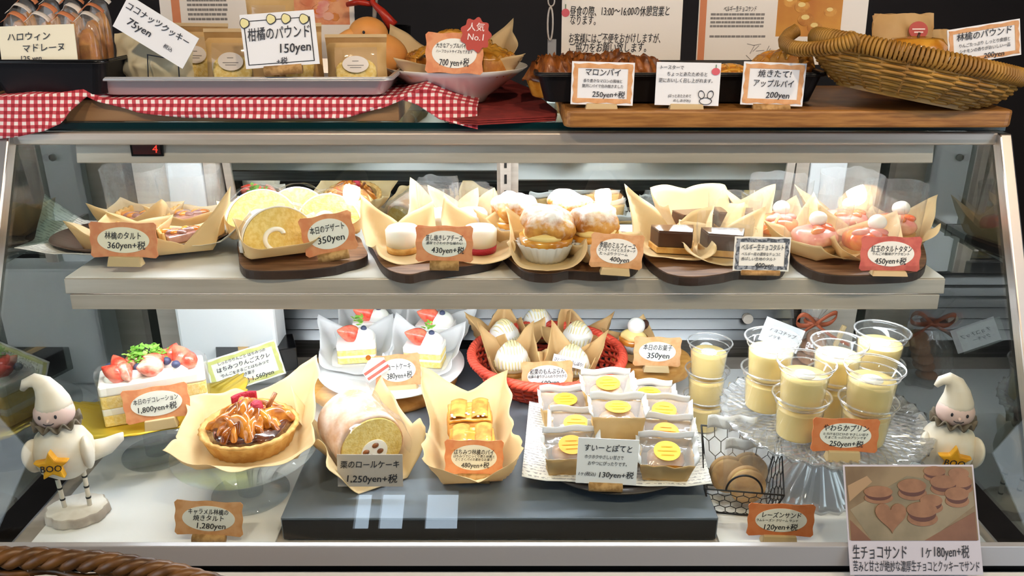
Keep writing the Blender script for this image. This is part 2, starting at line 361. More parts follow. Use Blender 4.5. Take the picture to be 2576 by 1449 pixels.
def card(pxy, z, wpx, hpx, label, lines, style='plaque', col='card_orange', face='card_cream', cork='block', corkpx=(80, 24), tilt=14, roll=0, yaw=0, group=None, Y=None, extra=None, oh=.36):
    P, k = ony(*pxy, Y) if Y else onz(*pxy, z)
    t = thing('price_card', label, 'price card', P, R(yaw), group, 0, 0)
    w, h = wpx*k, hpx*k; cw, ch = corkpx[0]*k, corkpx[1]*k
    M = RY(R(roll)) @ T(0, 0, ch*.85 if cork else 0) @ RX(-R(tilt))
    b = MB()
    if style in ('plaque', 'oval'):
        b.add(vprism(plaque(w, h, h*.03), 0, .0012), 0, M, False)
        b.build('card', col, t)
        if face:
            q = MB().add(vprism(oval(w*.385, h*oh, h*.5), -.0006, .0002), 0, M, False); q.build('oval_panel', face, t)
    else:
        o = [(-w/2, 0), (w/2, 0), (w/2, h), (-w/2, h)]
        b.add(vprism(o, 0, .0012), 0, M, False); b.build('card', face, t)
        if style == 'frame':
            def jag(m, a):
                e = []
                for (p, q) in zip([(-1, 0), (1, 0), (1, 1), (-1, 1)], [(1, 0), (1, 1), (-1, 1), (-1, 0)]):
                    for i in range(12):
                        u = i/12; x = lerp(p[0], q[0], u); zz = lerp(p[1], q[1], u)
                        d = a*math.sin(i*pi/2)
                        e.append((x*(w/2-m-(d if p[0] == q[0] else 0)), m+zz*(h-2*m)+(d if p[1] == q[1] else 0)*(1 if zz > .5 else -1)))
                return e
            q = MB().add(ring(jag(h*.045, h*.015), jag(h*.15, 0), -.0006, .0002), 0, M, False); q.build('border', col, t)
    q = MB(); inks = ['ink', 'ink_red', 'ink_green', 'ink_grey', 'ink_yellow']
    for ln in lines:
        s, cz, size, mw = ln[0], ln[1], ln[2]*(1.14 if style == 'plaque' else 1.0), ln[3]*(1.12 if style == 'plaque' else 1.0); cx = ln[4] if len(ln) > 4 else 0; mi = ln[5] if len(ln) > 5 else 0
        tmp = MB(); write(tmp, s, cx*w, cz*h, size*h, mw*w, -.0011)
        q.add((tmp.v, tmp.f), mi, M, False)
    if extra: extra(q, w, h, M)
    q.build('lettering', inks, t)
    if cork == 'round':
        c = MB().add(tube([(-cw/2, 0, ch/2), (cw/2, 0, ch/2)], ch/2, 14), 0, RY(R(roll)))
        c.build('cork_holder', 'cork', t)
    elif cork == 'block':
        c = MB().add(hexa([(-cw/2, -.006, 0), (cw/2, -.006, 0), (cw/2, .008, 0), (-cw/2, .008, 0)], [(-cw*.45, -.003, ch), (cw*.45, -.003, ch), (cw*.45, .006, ch), (-cw*.45, .006, ch)]), 0, RY(R(roll)), False)
        c.build('card_holder', 'holder', t, bevel=.001)
    return t
# ---------------------------------------------------------------- sheets
def paper(bw, bd, h, hc=0, corners=(1, 1, 1, 1), flare=.25, base=.5, wr=.004, seed=0, n=26, fr=28, sides=(1, 1, 1, 1)):
    """square of paper folded up around a bw x bd footprint; corners in order ++ -+ -- +-"""
    def fn(a, b):
        u, v = a*2-1, b*2-1; r = max(abs(u), abs(v), 1e-6); s = max(0, (r-base)/(1-base))
        q = min(abs(u), abs(v)); ci = 0 if u > 0 and v > 0 else 1 if v > 0 else 2 if u < 0 else 3
        sd = sides[0] if abs(u) < abs(v) and v > 0 else sides[2] if abs(u) < abs(v) else sides[1] if u < 0 else sides[3]
        sd = lerp(sd, 1, (q/r)**3)
        e = s*(q/r)**1.05*corners[ci]; z = h*s*sd+hc*e; fl = flare+max(0, 1-sd)*.75
        if r < base: x, y = u/base*bw/2, v/base*bd/2
        else: x, y = u/r*bw/2*(1+fl*s), v/r*bd/2*(1+fl*s)
        p = Vector((x, y, z))
        if s > 0:
            p += Vector((nz(p, fr, seed), nz(p, fr, seed+4), nz(p, fr, seed+9)))*wr*s*.9
            p.x += math.copysign(1, u)*e*hc*.20; p.y += math.copysign(1, v)*e*hc*.20
        return p
    return grid(fn, n, n)
def flat_sheet(w, d, droop=.012, wr=.003, seed=0, n=24, up=0):
    def fn(a, b):
        u, v = a*2-1, b*2-1; r = max(abs(u), abs(v)); x, y = u*w/2, v*d/2
        z = .002+up*sm((r-.6)/.4)-droop*sm((r-.75)/.25)+wr*(.5+nz((x, y, 0), 22, seed))*r
        return (x, y, z)
    return grid(fn, n, n)
def film_collar(w, d, h, seed=0, flare=1.15, n=36):
    def fn(a, b):
        t = a*2*pi; c, s = math.cos(t), math.sin(t); k = (abs(c)**4+abs(s)**4)**-.25; g = lerp(1, flare, b)
        p = Vector((c*k*w/2*g, s*k*d/2*g, b*h)); 
        return p+Vector((nz(p, 60, seed), nz(p, 60, seed+3), nz(p, 60, seed+5)*(.3+b)))*.0035*b
    return grid(fn, n, 6)
def weave(rx0, ry0, rx1, ry1, h, rows, stakes, r, bulge=0, amp=None, N=None, z0=0):
    b = MB(); amp = amp or r*1.1; N = N or stakes*4
    for i in range(rows):
        t = (i+.5)/rows; g = bulge*math.sin(pi*t); rx, ry = lerp(rx0, rx1, t)+g, lerp(ry0, ry1, t)+g
        pts = []
        for j in range(N):
            a = 2*pi*j/N; o = amp*math.cos(a*stakes/2+pi*i)
            pts.append(((rx+o)*math.cos(a), (ry+o)*math.sin(a), z0+h*t))
        b.add(tube(pts, r, 5, True))
    return b
def stakes_mb(rx0, ry0, rx1, ry1, h, n, r, bulge=0, z0=0):
    b = MB()
    for j in range(n):
        a = 2*pi*(j+.5)/n; pts = []
        for i in range(7):
            t = i/6; g = bulge*math.sin(pi*t); pts.append(((lerp(rx0, rx1, t)+g)*math.cos(a), (lerp(ry0, ry1, t)+g)*math.sin(a), z0+h*t))
        b.add(tube(pts, r, 5))
    return b
def rope_rim(rx, ry, z, r, turns, strands=3, N=160, zf=None):
    b = MB()
    for s in range(strands):
        pts = []
        for j in range(N):
            a = 2*pi*j/N; q = a*turns+2*pi*s/strands; o = r*.9*math.cos(q)
            pts.append(((rx+o)*math.cos(a), (ry+o)*math.sin(a), z+r*.9*math.sin(q)+(zf(a) if zf else 0)))
        b.add(tube(pts, r, 6, True))
    return b
# ---------------------------------------------------------------- garnish
def sprig(seed, s=.012, n=10, sp=None):
    b = MB(); rd = random.Random(seed)
    for i in range(n):
        a = rd.uniform(0, 2*pi); e = rd.uniform(.2, 1.2); l = s*rd.uniform(.6, 1.1); wd_ = l*.45
        q = [(0, 0, 0), (l*.5, wd_, .001), (l, 0, -.001), (l*.5, -wd_, .001), (l*.55, 0, .002)]
        b.add((q, [(0, 3, 4), (4, 3, 2), (0, 4, 1), (4, 2, 1)]), 0, T(rd.uniform(-1, 1)*(sp or s*.6), rd.uniform(-1, 1)*(sp or s)*.5, rd.uniform(0, 1)*(sp or s)*.9) @ RZ(a) @ RY(-e), True)
    return b.v, b.f
def berry(s, cut=False):
    """pointed strawberry (or half of one), tip along +x"""
    v, f = blob(s, s*.62, s*.62, .05, 90, 1, 18, 12)
    o = []
    for p in v:
        p = Vector(p); t = max(0, min(1, (p.x/s+1)/2)); k = (1.05-.75*t**1.8); p.y *= k*1.25; p.z *= k*1.25
        o.append(p)
    return o, f
# ---------------------------------------------------------------- the shop around the case
def struct(name, g, m, sm_=False):
    o = MB().add(g, 0, None, sm_).build(name, m); o['kind'] = 'structure'; return o
struct('floor', box(0, .2, -.02, 7, 6, .04), 'floor_dark')
struct('wall_back', box(0, 2.45, 1.3, 5, .1, 2.6), 'wall_dark')
struct('wall_left', box(-2.45, 1.3, 1.3, .1, 2.2, 2.6), 'wall_dark')
struct('wall_right', box(2.45, 1.3, 1.3, .1, 2.2, 2.6), 'wall_dark')
struct('ceiling', box(0, .08, 2.65, 5.2, 4.84, .1), 'wall_dark')  # unseen; extended towards the street to keep sky haze off the glass
# three pendant lamps hanging over the customer side of the counter
for (px, py, lb) in ((880, 492, 'pendant lamp with a warm bowl, hung over the roll cakes'), (1520, 502, 'pendant lamp with a warm bowl, hung over the cream puffs'), (2165, 492, 'pendant lamp with a warm bowl, hung over the apple tarts')):
    d = ray(px, py); hp = ong(px, py); rr = d-GN*2*d.dot(GN); s = (2.12-hp.z)/rr.z; P = hp+rr*s
    t = thing('pendant_lamp', lb, 'lamp', (P.x, P.y, P.z), 0, 'pendant lamps over the counter')
    MB().add(lathe_open([(.02, .12), (.035, .11), (.055, .05), (.062, 0)], 32)).build('lamp_bowl', 'lamp_bowl', t, solid=.002)
    MB().add(blob(.024, .024, .045, nu=16, nv=10), 0, T(0, 0, .035)).build('bulb', 'lamp_warm', t)
    MB().add(tube([(0, 0, .13), (0, 0, 2.6-P.z)], .005, 8)).build('cord', 'black', t)
# glowing panel standing in for the daylit street front reflected in the glass
def mir(px, py, Y):
    d = ray(px, py); hp = ong(px, py); r_ = d-GN*2*d.dot(GN); return hp+r_*((Y-hp.y)/r_.y)
wa, wb_ = mir(885, 1215, -2.25), mir(1168, 1480, -2.25)
wx0, wx1, wz0, wz1 = min(wa.x, wb_.x), max(wa.x, wb_.x), min(wa.z, wb_.z), max(wa.z, wb_.z)
emitter('street_front_glow', 'CFE2F5', 9.0)
struct('wall_glare_block', box(0, -2.32, 1.3, 5.2, .08, 2.6), 'wall_dark')  # dark wall added behind the camera to block sky glare in the glass
q = MB().add(box((wx0+wx1)/2, -2.25, (wz0+wz1)/2, wx1-wx0, .02, wz1-wz0), 0, None, False).build('glow_panel_1', 'street_front_glow'); q['kind'] = 'structure'
q = MB()
for u in (0, .24, .55, .62, 1): q.add(box(lerp(wx0, wx1, u), -2.22, (wz0+wz1)/2, .05 if u in (.24, .62) else .09, .05, wz1-wz0), 0, None, False)
for u in (0, .28, .50, 1): q.add(box((wx0+wx1)/2, -2.22, lerp(wz0, wz1, u), wx1-wx0, .05, .07), 0, None, False)
q = q.build('trim_1', 'steel_dark'); q['kind'] = 'structure'
# ---------------------------------------------------------------- the refrigerated case
CX = -.009; HW = .605; MY0, MY1 = 1.36, 1.33
case = thing('display_case', 'refrigerated cake case with a sloping glass front and steel trim', 'display case', (0, 0, 0))
def cb(name, g, m, parent=case, bevel=0, sm_=False): return MB().add(g, 0, None, sm_).build(name, m, parent, bevel=bevel)
def gy(z): return .747+(.76-z)*-(.253/.427)*1.0 if False else .747+(z-.76)*(.253/.427)
x0, x1 = CX-HW, CX+HW
# plinth, bottom rail
cb('cabinet_base', box(CX, 1.07, .355, 2*HW+.02, .70, .71), 'aluminium')
cb('base_slot', box(CX, .762, .7225, 2*HW, .014, .025), 'black')
cb('base_trim', hexa([(x0-.01, .722, .70), (x1+.01, .722, .70), (x1+.01, .74, .70), (x0-.01, .74, .70)], [(x0-.01, .728, .743), (x1+.01, .728, .743), (x1+.01, .745, .743), (x0-.01, .745, .743)]), 'white_plastic', bevel=.004)
cb('bottom_rail', hexa([(x0-.012, .733, .758), (x1+.012, .733, .758), (x1+.012, .745, .758), (x0-.012, .745, .758)], [(x0-.012, .738, .781), (x1+.012, .738, .781), (x1+.012, .746, .781), (x0-.012, .746, .781)]), 'aluminium', bevel=.001)
cb('rail_slot', box(CX, .756, .748, 2*HW, .012, .026), 'black')
cb('deck_floor', box(CX, 1.05, DECK-.008, 2*HW-.01, .62, .012), 'steel')
# panes
g0, g1 = (.747, .765), (gy(1.185), 1.185)
o = GN*.003
cb('front_glass', hexa([(x0, g0[0], g0[1]), (x1, g0[0], g0[1]), (x1, g0[0]-o.y*2, g0[1]-o.z*2), (x0, g0[0]-o.y*2, g0[1]-o.z*2)], [(x0, g1[0], g1[1]), (x1, g1[0], g1[1]), (x1, g1[0]-o.y*2, g1[1]-o.z*2), (x0, g1[0]-o.y*2, g1[1]-o.z*2)]), 'pane')
def side_poly(x, s):
    ol = [(.765, .765), (1.35, .765), (1.35, 1.18), (gy(1.18)+.012, 1.18), (gy(.78)+.012, .78)]
    n = len(ol); v = [(x, a, b) for a, b in ol]+[(x+s*.005, a, b) for a, b in ol]
    return v, [tuple(range(n)), tuple(range(2*n-1, n-1, -1))]+[(i, (i+1) % n, n+(i+1) % n, n+i) for i in range(n)]
for x, s in ((x0+.004, -1), (x1-.004, 1)):
    cb('side_glass', side_poly(x, s), 'side_pane')
    # sloping post along the pane's edge
    w = .014
    xa, xb = (x0-.012, x0+.003) if s < 0 else (x1-.003, x1+.012)
    cb('corner_post', hexa([(xa, .738, .76), (xb, .738, .76), (xb, .756, .76), (xa, .756, .76)], [(xa, gy(1.19)-.010, 1.19), (xb, gy(1.19)-.010, 1.19), (xb, gy(1.19)+.010, 1.19), (xa, gy(1.19)+.010, 1.19)]), 'frame_metal', bevel=.002)
    xi = x+(.010 if s < 0 else -.010)
    cb('back_pillar', box(xi+(.035 if s < 0 else -.035), 1.300, .965, .075, .05, .45), 'steel')
    cb('pillar_channel', box(xi+(.085 if s < 0 else -.085), 1.275, 1.05, .058, .03, .27), 'white_plastic', bevel=.002)
    cb('screw', tube([(xi+(.095 if s < 0 else -.095), 1.259, 1.105), (xi+(.095 if s < 0 else -.095), 1.255, 1.105)], .0055, 14), 'steel_dark')
    cb('pillar_strip', box(xi+(.128 if s < 0 else -.128), 1.270, 1.05, .02, .03, .27), 'steel')
cb('top_glass', box(CX, 1.1925, 1.195, 2*HW+.03, .355, .0098), 'top_pane')
cb('glass_edge', box(CX, 1.0140, 1.195, 2*HW+.03, .003, .0100), 'glass_edge')
cb('top_rail', box(CX, 1.004, 1.1825, 2*HW+.02, .014, .0145), 'steel', bevel=.0015)
cb('top_rear_rail', box(CX, 1.36, 1.18, 2*HW+.02, .05, .03), 'steel')
# lamp housing under the top
hx = .536
hs = cb('lamp_housing', hexa([(CX-hx, 1.008, 1.150), (CX+hx, 1.008, 1.150), (CX+hx, 1.045, 1.156), (CX-hx, 1.045, 1.156)], [(CX-hx, 1.016, 1.186), (CX+hx, 1.016, 1.186), (CX+hx, 1.075, 1.186), (CX-hx, 1.075, 1.186)]), 'steel', bevel=.0015)
cb('lamp_tube', tube([(CX-.51, 1.066, 1.158), (CX+.51, 1.066, 1.158)], .008, 12), 'lamp_white', hs, sm_=True)
dp = ony(370, 373, 1.0105)[0]
dsp = cb('temperature_display', box(dp.x, dp.y, dp.z, .040, .004, .019), 'black_gloss', hs)
cb('display_window', box(dp.x, dp.y-.0024, dp.z, .034, .001, .014), 'led_back', dsp)
q = MB(); write(q, '4', dp.x+.011, dp.z, .014, None, dp.y-.0032); q.build('digit', 'led_red', dsp)
# shelf: glass-white tray with two steel rails
sx = .542
sh = cb('shelf', box(CX, 1.057, SH-.004, 2*sx, .228, .008), 'white_board')
cb('shelf_rail', hexa([(CX-sx, .936, 1.003), (CX+sx, .936, 1.003), (CX+sx, .945, 1.003), (CX-sx, .945, 1.003)], [(CX-sx, .939, 1.0215), (CX+sx, .939, 1.0215), (CX+sx, .945, 1.0215), (CX-sx, .945, 1.0215)]), 'steel', sh, .001)
cb('light_rail', hexa([(CX-sx+.004, .936, .982), (CX+sx-.004, .936, .982), (CX+sx-.004, .942, .982), (CX-sx+.004, .942, .982)], [(CX-sx+.004, .937, 1.0015), (CX+sx-.004, .937, 1.0015), (CX+sx-.004, .946, 1.0015), (CX-sx+.004, .946, 1.0015)]), 'steel', sh, .0012)
cb('lamp_tube', tube([(CX-.52, .958, .984), (CX+.52, .958, .984)], .008, 12), 'lamp_shelf', sh, sm_=True)
cb('rear_edge', box(CX, 1.173, SH-.009, 2*sx, .004, .018), 'steel_dark', sh)
for s in (-1, 1): cb('shelf_bracket', box(CX+s*(sx-.012), 1.22, SH-.014, .006, .23, .012), 'steel', sh)
# mirror doors at the back, slotted upright between, louvres under
TD = R(8)
def door(xa, xb, Y1):
    q = MB(); M = T((xa+xb)/2, Y1+.004, 1.0) @ RX(TD)
    d = MB().add(box(0, 0, .055, xb-xa-.012, .005, .245), 0, M, False).build('sliding_door', 'mirror', case)
    for s in (-1, 1): MB().add(box(s*((xb-xa)/2-.006), -.001, .055, .012, .010, .25), 0, M, False).build('door_stile', 'steel', d)
door(-.458, -.012, 1.287); door(-.002, .440, 1.265)
up = MB().add(box(-.010, -.006, .055, .017, .010, .25), 0, T(0, 1.262, 1.0) @ RX(TD), False).build('slotted_upright', 'steel', case, bevel=.001)
for i in range(9): MB().add(box(-.010, -.0115, .155-i*.026, .0040, .0012, .015), 0, T(0, 1.262, 1.0) @ RX(TD), False).build('slot', 'black', up)
lv = cb('rear_panel', box(CX, 1.345, .815, 2*HW-.02, .02, .19), 'steel_dark')
for i in range(7): cb('louvre', hexa([(x0+.10, 1.318, .765+i*.021), (x1-.10, 1.318, .765+i*.021), (x1-.10, 1.334, .765+i*.021), (x0+.10, 1.334, .765+i*.021)], [(x0+.10, 1.328, .781+i*.021), (x1-.10, 1.328, .781+i*.021), (x1-.10, 1.334, .781+i*.021), (x0+.10, 1.334, .781+i*.021)]), 'louver', lv)
for px in (1110, 1250, 1880): p = ony(px, 800, 1.316)[0]; cb('bolt', tube([(p.x, 1.318, p.z), (p.x, 1.310, p.z)], .009, 14), 'steel', lv)
# white boards and the dark riser on the deck
def plan(pts, z): return [tuple(onz(px, py, z)[0])[:2] for px, py in pts]
a = onz(62, 1372, DECK)[0]; b_ = onz(690, 1372, DECK)[0]
tag(MB().add(box((x0+.03+b_.x)/2, (a.y+1.28)/2, DECK-.001+.0015, b_.x-x0-.03, 1.28-a.y, .003), 0, None, False).build('deck_board', 'white_board'), 'bare white board on the case floor under the acrylic stands', 'board')
c_ = onz(1812, 1372, DECK)[0]
tag(MB().add(box((x1-.02+c_.x)/2, (c_.y+1.28)/2, DECK+.0005, x1-.02-c_.x, 1.28-c_.y, .003), 0, None, False).build('deck_board', 'white_board'), 'bare white board on the case floor under the wire basket', 'board')
p0 = onz(705, 1302, PLAT)[0]; p1 = onz(1808, 1302, PLAT)[0]
DR = tag(MB().add(box((p0.x+p1.x)/2, (p0.y+1.30)/2, (DECK+PLAT)/2, p1.x-p0.x, 1.30-p0.y, PLAT-DECK-.001), 0, None, False).build('display_riser', 'platform', bevel=.0015), 'low slate grey metal riser across the middle of the case floor', 'riser')
MB().add(box((p0.x+p1.x)/2, p0.y-.0008, (DECK+PLAT)/2-.001, p1.x-p0.x-.004, .0012, PLAT-DECK-.005), 0, None, False).build('front_panel', 'platform_front', DR)
# tall white cake box behind the strawberry cake
def flat_box(px0, px1, Y, z0, z1, d, label):
    X0 = ony(px0, 800, Y)[0].x; X1 = ony(px1, 800, Y)[0].x
    t = thing('cake_box', label, 'box', ((X0+X1)/2, Y+d/2, z0), 0)
    MB().add(box(0, 0, (z1-z0)/2, X1-X0, d, z1-z0), 0, None, False).build('carton', 'white_plastic', t, bevel=.006)
    MB().add(box(0, 0, z1-z0+.0015, X1-X0-.01, d-.006, .003), 0, None, False).build('lid', 'white_plastic', t, bevel=.001)
flat_box(440, 690, 1.22, DECK+.002, .93, .06, 'tall plain white carton standing behind the strawberry cake')
# ---------------------------------------------------------------- on top of the counter
RT = 1.227
rx0_, rx1_ = ony(162, 280, 1.02)[0].x, ony(1003, 280, 1.02)[0].x
tag(MB().add(box((rx0_+rx1_)/2, 1.16, (1.2+RT)/2, rx1_-rx0_, .28, RT-1.2-.0005), 0, None, False).build('wooden_riser', 'wood_raw', bevel=.001), 'plain brown wooden riser under the checked cloth and metal tray', 'riser')
# gingham cloth draped over the riser's front
topl = [(-30, 246, .99), (60, 238, .99), (140, 236, 1.0), (185, 228, 1.012), (213, 220, 1.013), (232, 236, 1.014), (262, 251, 1.016), (420, 251, 1.016), (600, 251, 1.016), (780, 251, 1.016), (930, 251, 1.016), (990, 247, 1.016), (1035, 232, 1.014), (1062, 222, 1.012), (1100, 234, 1.03), (1145, 252, 1.04), (1200, 272, 1.04)]
botl = [(-30, 352, .985), (45, 344, .985), (110, 330, .985), (150, 312, .99), (172, 286, .995), (214, 243, 1.010), (262, 259, 1.012), (345, 283, 1.012), (470, 297, 1.012), (640, 299, 1.012), (790, 299, 1.012), (870, 296, 1.012), (960, 272, 1.012), (1010, 252, 1.010), (1050, 262, 1.006), (1105, 300, 1.0), (1202, 324, .998)]
def cloth(u, v):
    a = polyline(topl, u); b = polyline(botl, u); w = max(0, (v-.35)/.65)
    if v < .35:
        p = ony(a[0], a[1], a[2])[0]; k = 1-v/.35
        return p+Vector((0, .16*k, .0012*k))
    px, py, Y = (lerp(p, q, w) for p, q in zip(a, b))
    p = ony(px, py, Y)[0]; p.y += .0022*math.sin(u*60+w*2)*w
    return p
g = grid(cloth, 170, 14); uvs = []
for (u, v) in g[2]:
    a = polyline(topl, u); b = polyline(botl, u); w = max(0, (v-.35)/.65); px = lerp(a[0], b[0], w); py = lerp(a[1], b[1], w) if v >= .35 else a[1]-(1-v/.35)*110
    uvs.append((px/19, py/18))
o = tag(MB().add((g[0], g[1], uvs)).build('checked_cloth', 'gingham', solid=.0012), 'red and white gingham cloth hanging over the counter edge', 'cloth')
# dark red folded cloth under the bowl
rc = [(1195, 215), (1250, 205), (1330, 240), (1400, 292), (1402, 312), (1200, 318), (1130, 300)]
pl = plan([(1090, 262), (1130, 312), (1202, 316), (1398, 306), (1402, 292), (1330, 232), (1260, 200), (1120, 205)], TOP)
t = thing('folded_cloth', 'dark red folded napkin beneath the white pie bowl', 'cloth', (0, 0, TOP))
for i in range(3): MB().add(prism([(x*(1-.004*i), y+.002*i) for x, y in pl], .0004+i*.0022, .0022+i*.0022), 0, None, False).build('fold', 'cloth_red', t, bevel=.0006)
# silver tray on the riser
def tray(name, label, X0, X1, Y0, Y1, z, h, fl, m, lip, mi, cat='tray', th=.0018):
    t = thing(name, label, cat, ((X0+X1)/2, (Y0+Y1)/2, z)); w, d = X1-X0, Y1-Y0
    b = MB(); n = 6
    def ol(s): return rrect(w-2*s, d-2*s, .012, n)
    prof = [(fl+.004, .0012), (fl, .003), (.001, h-.001), (-lip, h), (-lip-.001, h-.004)]
    pts = []
    for s, zz in prof: pts.append([(x, y, zz) for x, y in ol(s)])
    m_ = len(pts[0]); v = [p for r in pts for p in r]; f = [tuple(range(m_))]
    for i in range(len(pts)-1):
        for j in range(m_): f.append((i*m_+j, i*m_+(j+1) % m_, (i+1)*m_+(j+1) % m_, (i+1)*m_+j))
    b.add((v, f), 0, None, False).build('pan', m, t, solid=th)
    b = MB().add(tube([(x, y, h-.002) for x, y in ol(-lip)], .0022, 8, True)); b.build('rolled_rim', mi, t)
    return t
fx0, fx1 = ony(210, 195, 1.012)[0].x, ony(982, 195, 1.012)[0].x
tray('metal_tray', 'long shallow silver tray holding wrapped pound cakes', fx0+.003, fx1-.003, 1.018, 1.262, RT+.003, .024, .010, 'aluminium', .003, 'aluminium')
TZ = RT+.006
# dark tin of little wrapped madeleines
X0, X1 = ony(-60, 150, 1.0)[0].x, ony(258, 150, 1.0)[0].x
tz = ony(100, 246, 1.0)[0].z
tag(MB().add(box(-.605, 1.15, (1.2+tz)/2-.0006, .11, .22, tz-1.2-.002), 0, None, False).build('wooden_block', 'wood_raw', bevel=.001), 'dark wooden block lifting the tin of madeleines above the counter', 'block')
th_ = ony(100, 152, .995)[0].z-tz
tray('baking_tin', 'deep blackened tin full of small wrapped madeleines', X0, X1, 1.0, 1.25, tz, th_, .014, 'tin_black', .002, 'black_gloss')
rd = random.Random(3); n_ = 0
for j in range(3):
    for i in range(4):
        px = 30+i*62+j*14; P, k = ony(px, 100-j*26, 1.045+j*.055)
        t = thing('madeleine_packet', 'clear madeleine packet in the dark tin, %s row, %s' % (('front', 'middle', 'back')[j], ('by the frame edge', 'second along', 'third along', 'by the tin end')[i]), 'packet', (P.x, P.y, tz+.004), rd.uniform(-.25, .25), 'halloween madeleine packets', -.12)
        hgt = P.z-tz+.022
        MB().add(blob(.0135, .009, hgt*.5, .12, 60, i+j*5, 14, 10, power=.6), 0, T(0, 0, hgt*.5)).build('wrapper', 'film', t)
        MB().add(blob(.013, .0075, hgt*.40, .1, 60, i+9, 12, 8, power=.8), 0, T(0, 0, hgt*.44)).build('madeleine', 'pastry', t)
        MB().add(grid(lambda u, v: ((u-.5)*.030, -.004+.008*v+.003*math.sin(u*9), hgt*.93+.010*math.sin(u*pi)+v*.004), 10, 3)).build('paper_top', 'poster_orange' if (i+j) % 2 == 0 else 'sticker_white', t, solid=.0006)
card((100, 155), 0, 192, 88, 'ivory handwritten card leaning on the dark madeleine tin', [('ハロウィン', .70, .25, .66, -.10), ('マドレーヌ', .38, .25, .66, .08), ('125 yen', .10, .2, .4, -.1)], 'rect', face='card_ivory', cork=None, tilt=12, roll=-2, Y=1.004)
# --- things in the silver tray
def window_pack(px, Y, topy, wpx, label, tilt=8, yaw=0, basez=None, cake='sponge', white=True):
    z0 = TZ if basez is None else basez
    P, k = ony(px, topy, Y); h = P.z-z0; w = wpx*k
    t = thing('pound_cake_packet', label, 'packet', (P.x, Y, z0), R(yaw), 'windowed pound cake packets', -R(tilt)); d = .030
    def pil(u, v):
        x = (u-.5)*w*(1-.05*math.sin(v*pi)); e = max(0, math.sin(pi*min(v/.82, 1)))**.5 if v < .82 else 0
        return (x, -d/2*e*(math.sin(pi*u)**.35 if 0 < u < 1 else 0), v*h)
    def pil2(u, v): p = pil(u, v); return (p[0], -p[1]*.8, p[2])
    MB().add(grid(pil, 16, 16)).add(grid(pil2, 16, 16)).build('kraft_bag', 'kraft', t)
    MB().add(box(0, -.0002, h*1.0, w*1.0, .001, h*.06), 0, None, False).build('crimp', 'wax_paper', t)
    f = w*.34
    q = MB().add(grid(lambda u, v: (lerp(-f, f, u), -d/2*max(.01, math.sin(pi*min((.08+.64*v)/.82, 1)))**.5*(math.sin(pi*(.16+.68*u))**.35)-.0012, h*(.06+.72*v)), 12, 10))
    q.build('window', 'film', t)
    MB().add(blob(f*.96, .0035, h*.27, .04, 90, 2, 20, 10, power=.7), 0, T(0, -d/2+.0022, h*.30)).build('cake_slice', cake, t)
    st = MB().add(vprism(oval(w*.21, h*.155, h*.46, 28), -d/2-.0044, -d/2-.0034), 0, None, False); st = st.build('sticker', 'sticker_white', t)
    q = MB()
    for i, zz in enumerate((.52, .44, .40)): q.add(box(0, -d/2-.0046, h*zz, w*(.10, .26, .18)[i], .0003, h*.012), 0, None, False)
    q.build('print', 'ink_grey', st)
    return t
window_pack(580, 1.075, 76, 152, 'windowed kraft packet between the coconut bag and the citrus card')
window_pack(893, 1.07, 90, 156, 'windowed kraft packet beside the citrus card, in front of the pumpkin', yaw=4)
window_pack(672, 1.17, -42, 126, 'windowed kraft packet standing tall behind the citrus card', tilt=2, basez=TZ)
window_pack(495, 1.16, 62, 150, 'windowed kraft packet behind the coconut cookie bag', yaw=-12)
window_pack(745, 1.13, 62, 120, 'windowed kraft packet half hidden behind the citrus card', yaw=6)
# cream crumpled bag of coconut cookies
P, k = ony(375, 188, 1.05)
t = thing('cookie_bag', 'crumpled cream paper bag of coconut cookies in the tray', 'bag', (P.x, 1.078, TZ), R(-6))
hb = ony(375, 88, 1.078)[0].z-TZ; wb = 192*k
def bag(u, v, s):
    e = max(.04, math.sin(pi*min(.12+v*.80, 1)))
    p = Vector(((u-.5)*wb*(1+.06*v), s*.030*e*(math.sin(pi*u)**.5 if 0 < u < 1 else 0), v*hb*(1-.30*max(0, u-.15))))
    return p+Vector((nz(p, 60, 1), nz(p, 60, 2), nz(p, 50, 3)))*.006
MB().add(grid(lambda u, v: bag(u, v, -1), 26, 22)).add(grid(lambda u, v: bag(u, v, 1), 26, 22)).build('paper_bag', 'cream_paper', t)
q = MB()
for i in range(4):
    a, c = (.012, .004), (.045, .030); 
q.add(ring([(.004, .016), (.046, .014), (.048, .040), (.008, .046)], [(.0055, .0175), (.0445, .0155), (.0465, .0385), (.0092, .0445)], -.0345, -.0340), 0, None, False).build('printed_frame', 'ink', t)
card((372, 120), 0, 190, 88, 'white slip pinned askew on the coconut cookie bag', [('ココナッツクッキー', .74, .25, .88, -.02), ('75yen', .38, .30, .42, -.20), ('税込', .30, .14, .2, .22)], 'rect', face='card_white', cork=None, tilt=8, roll=33, Y=1.018)
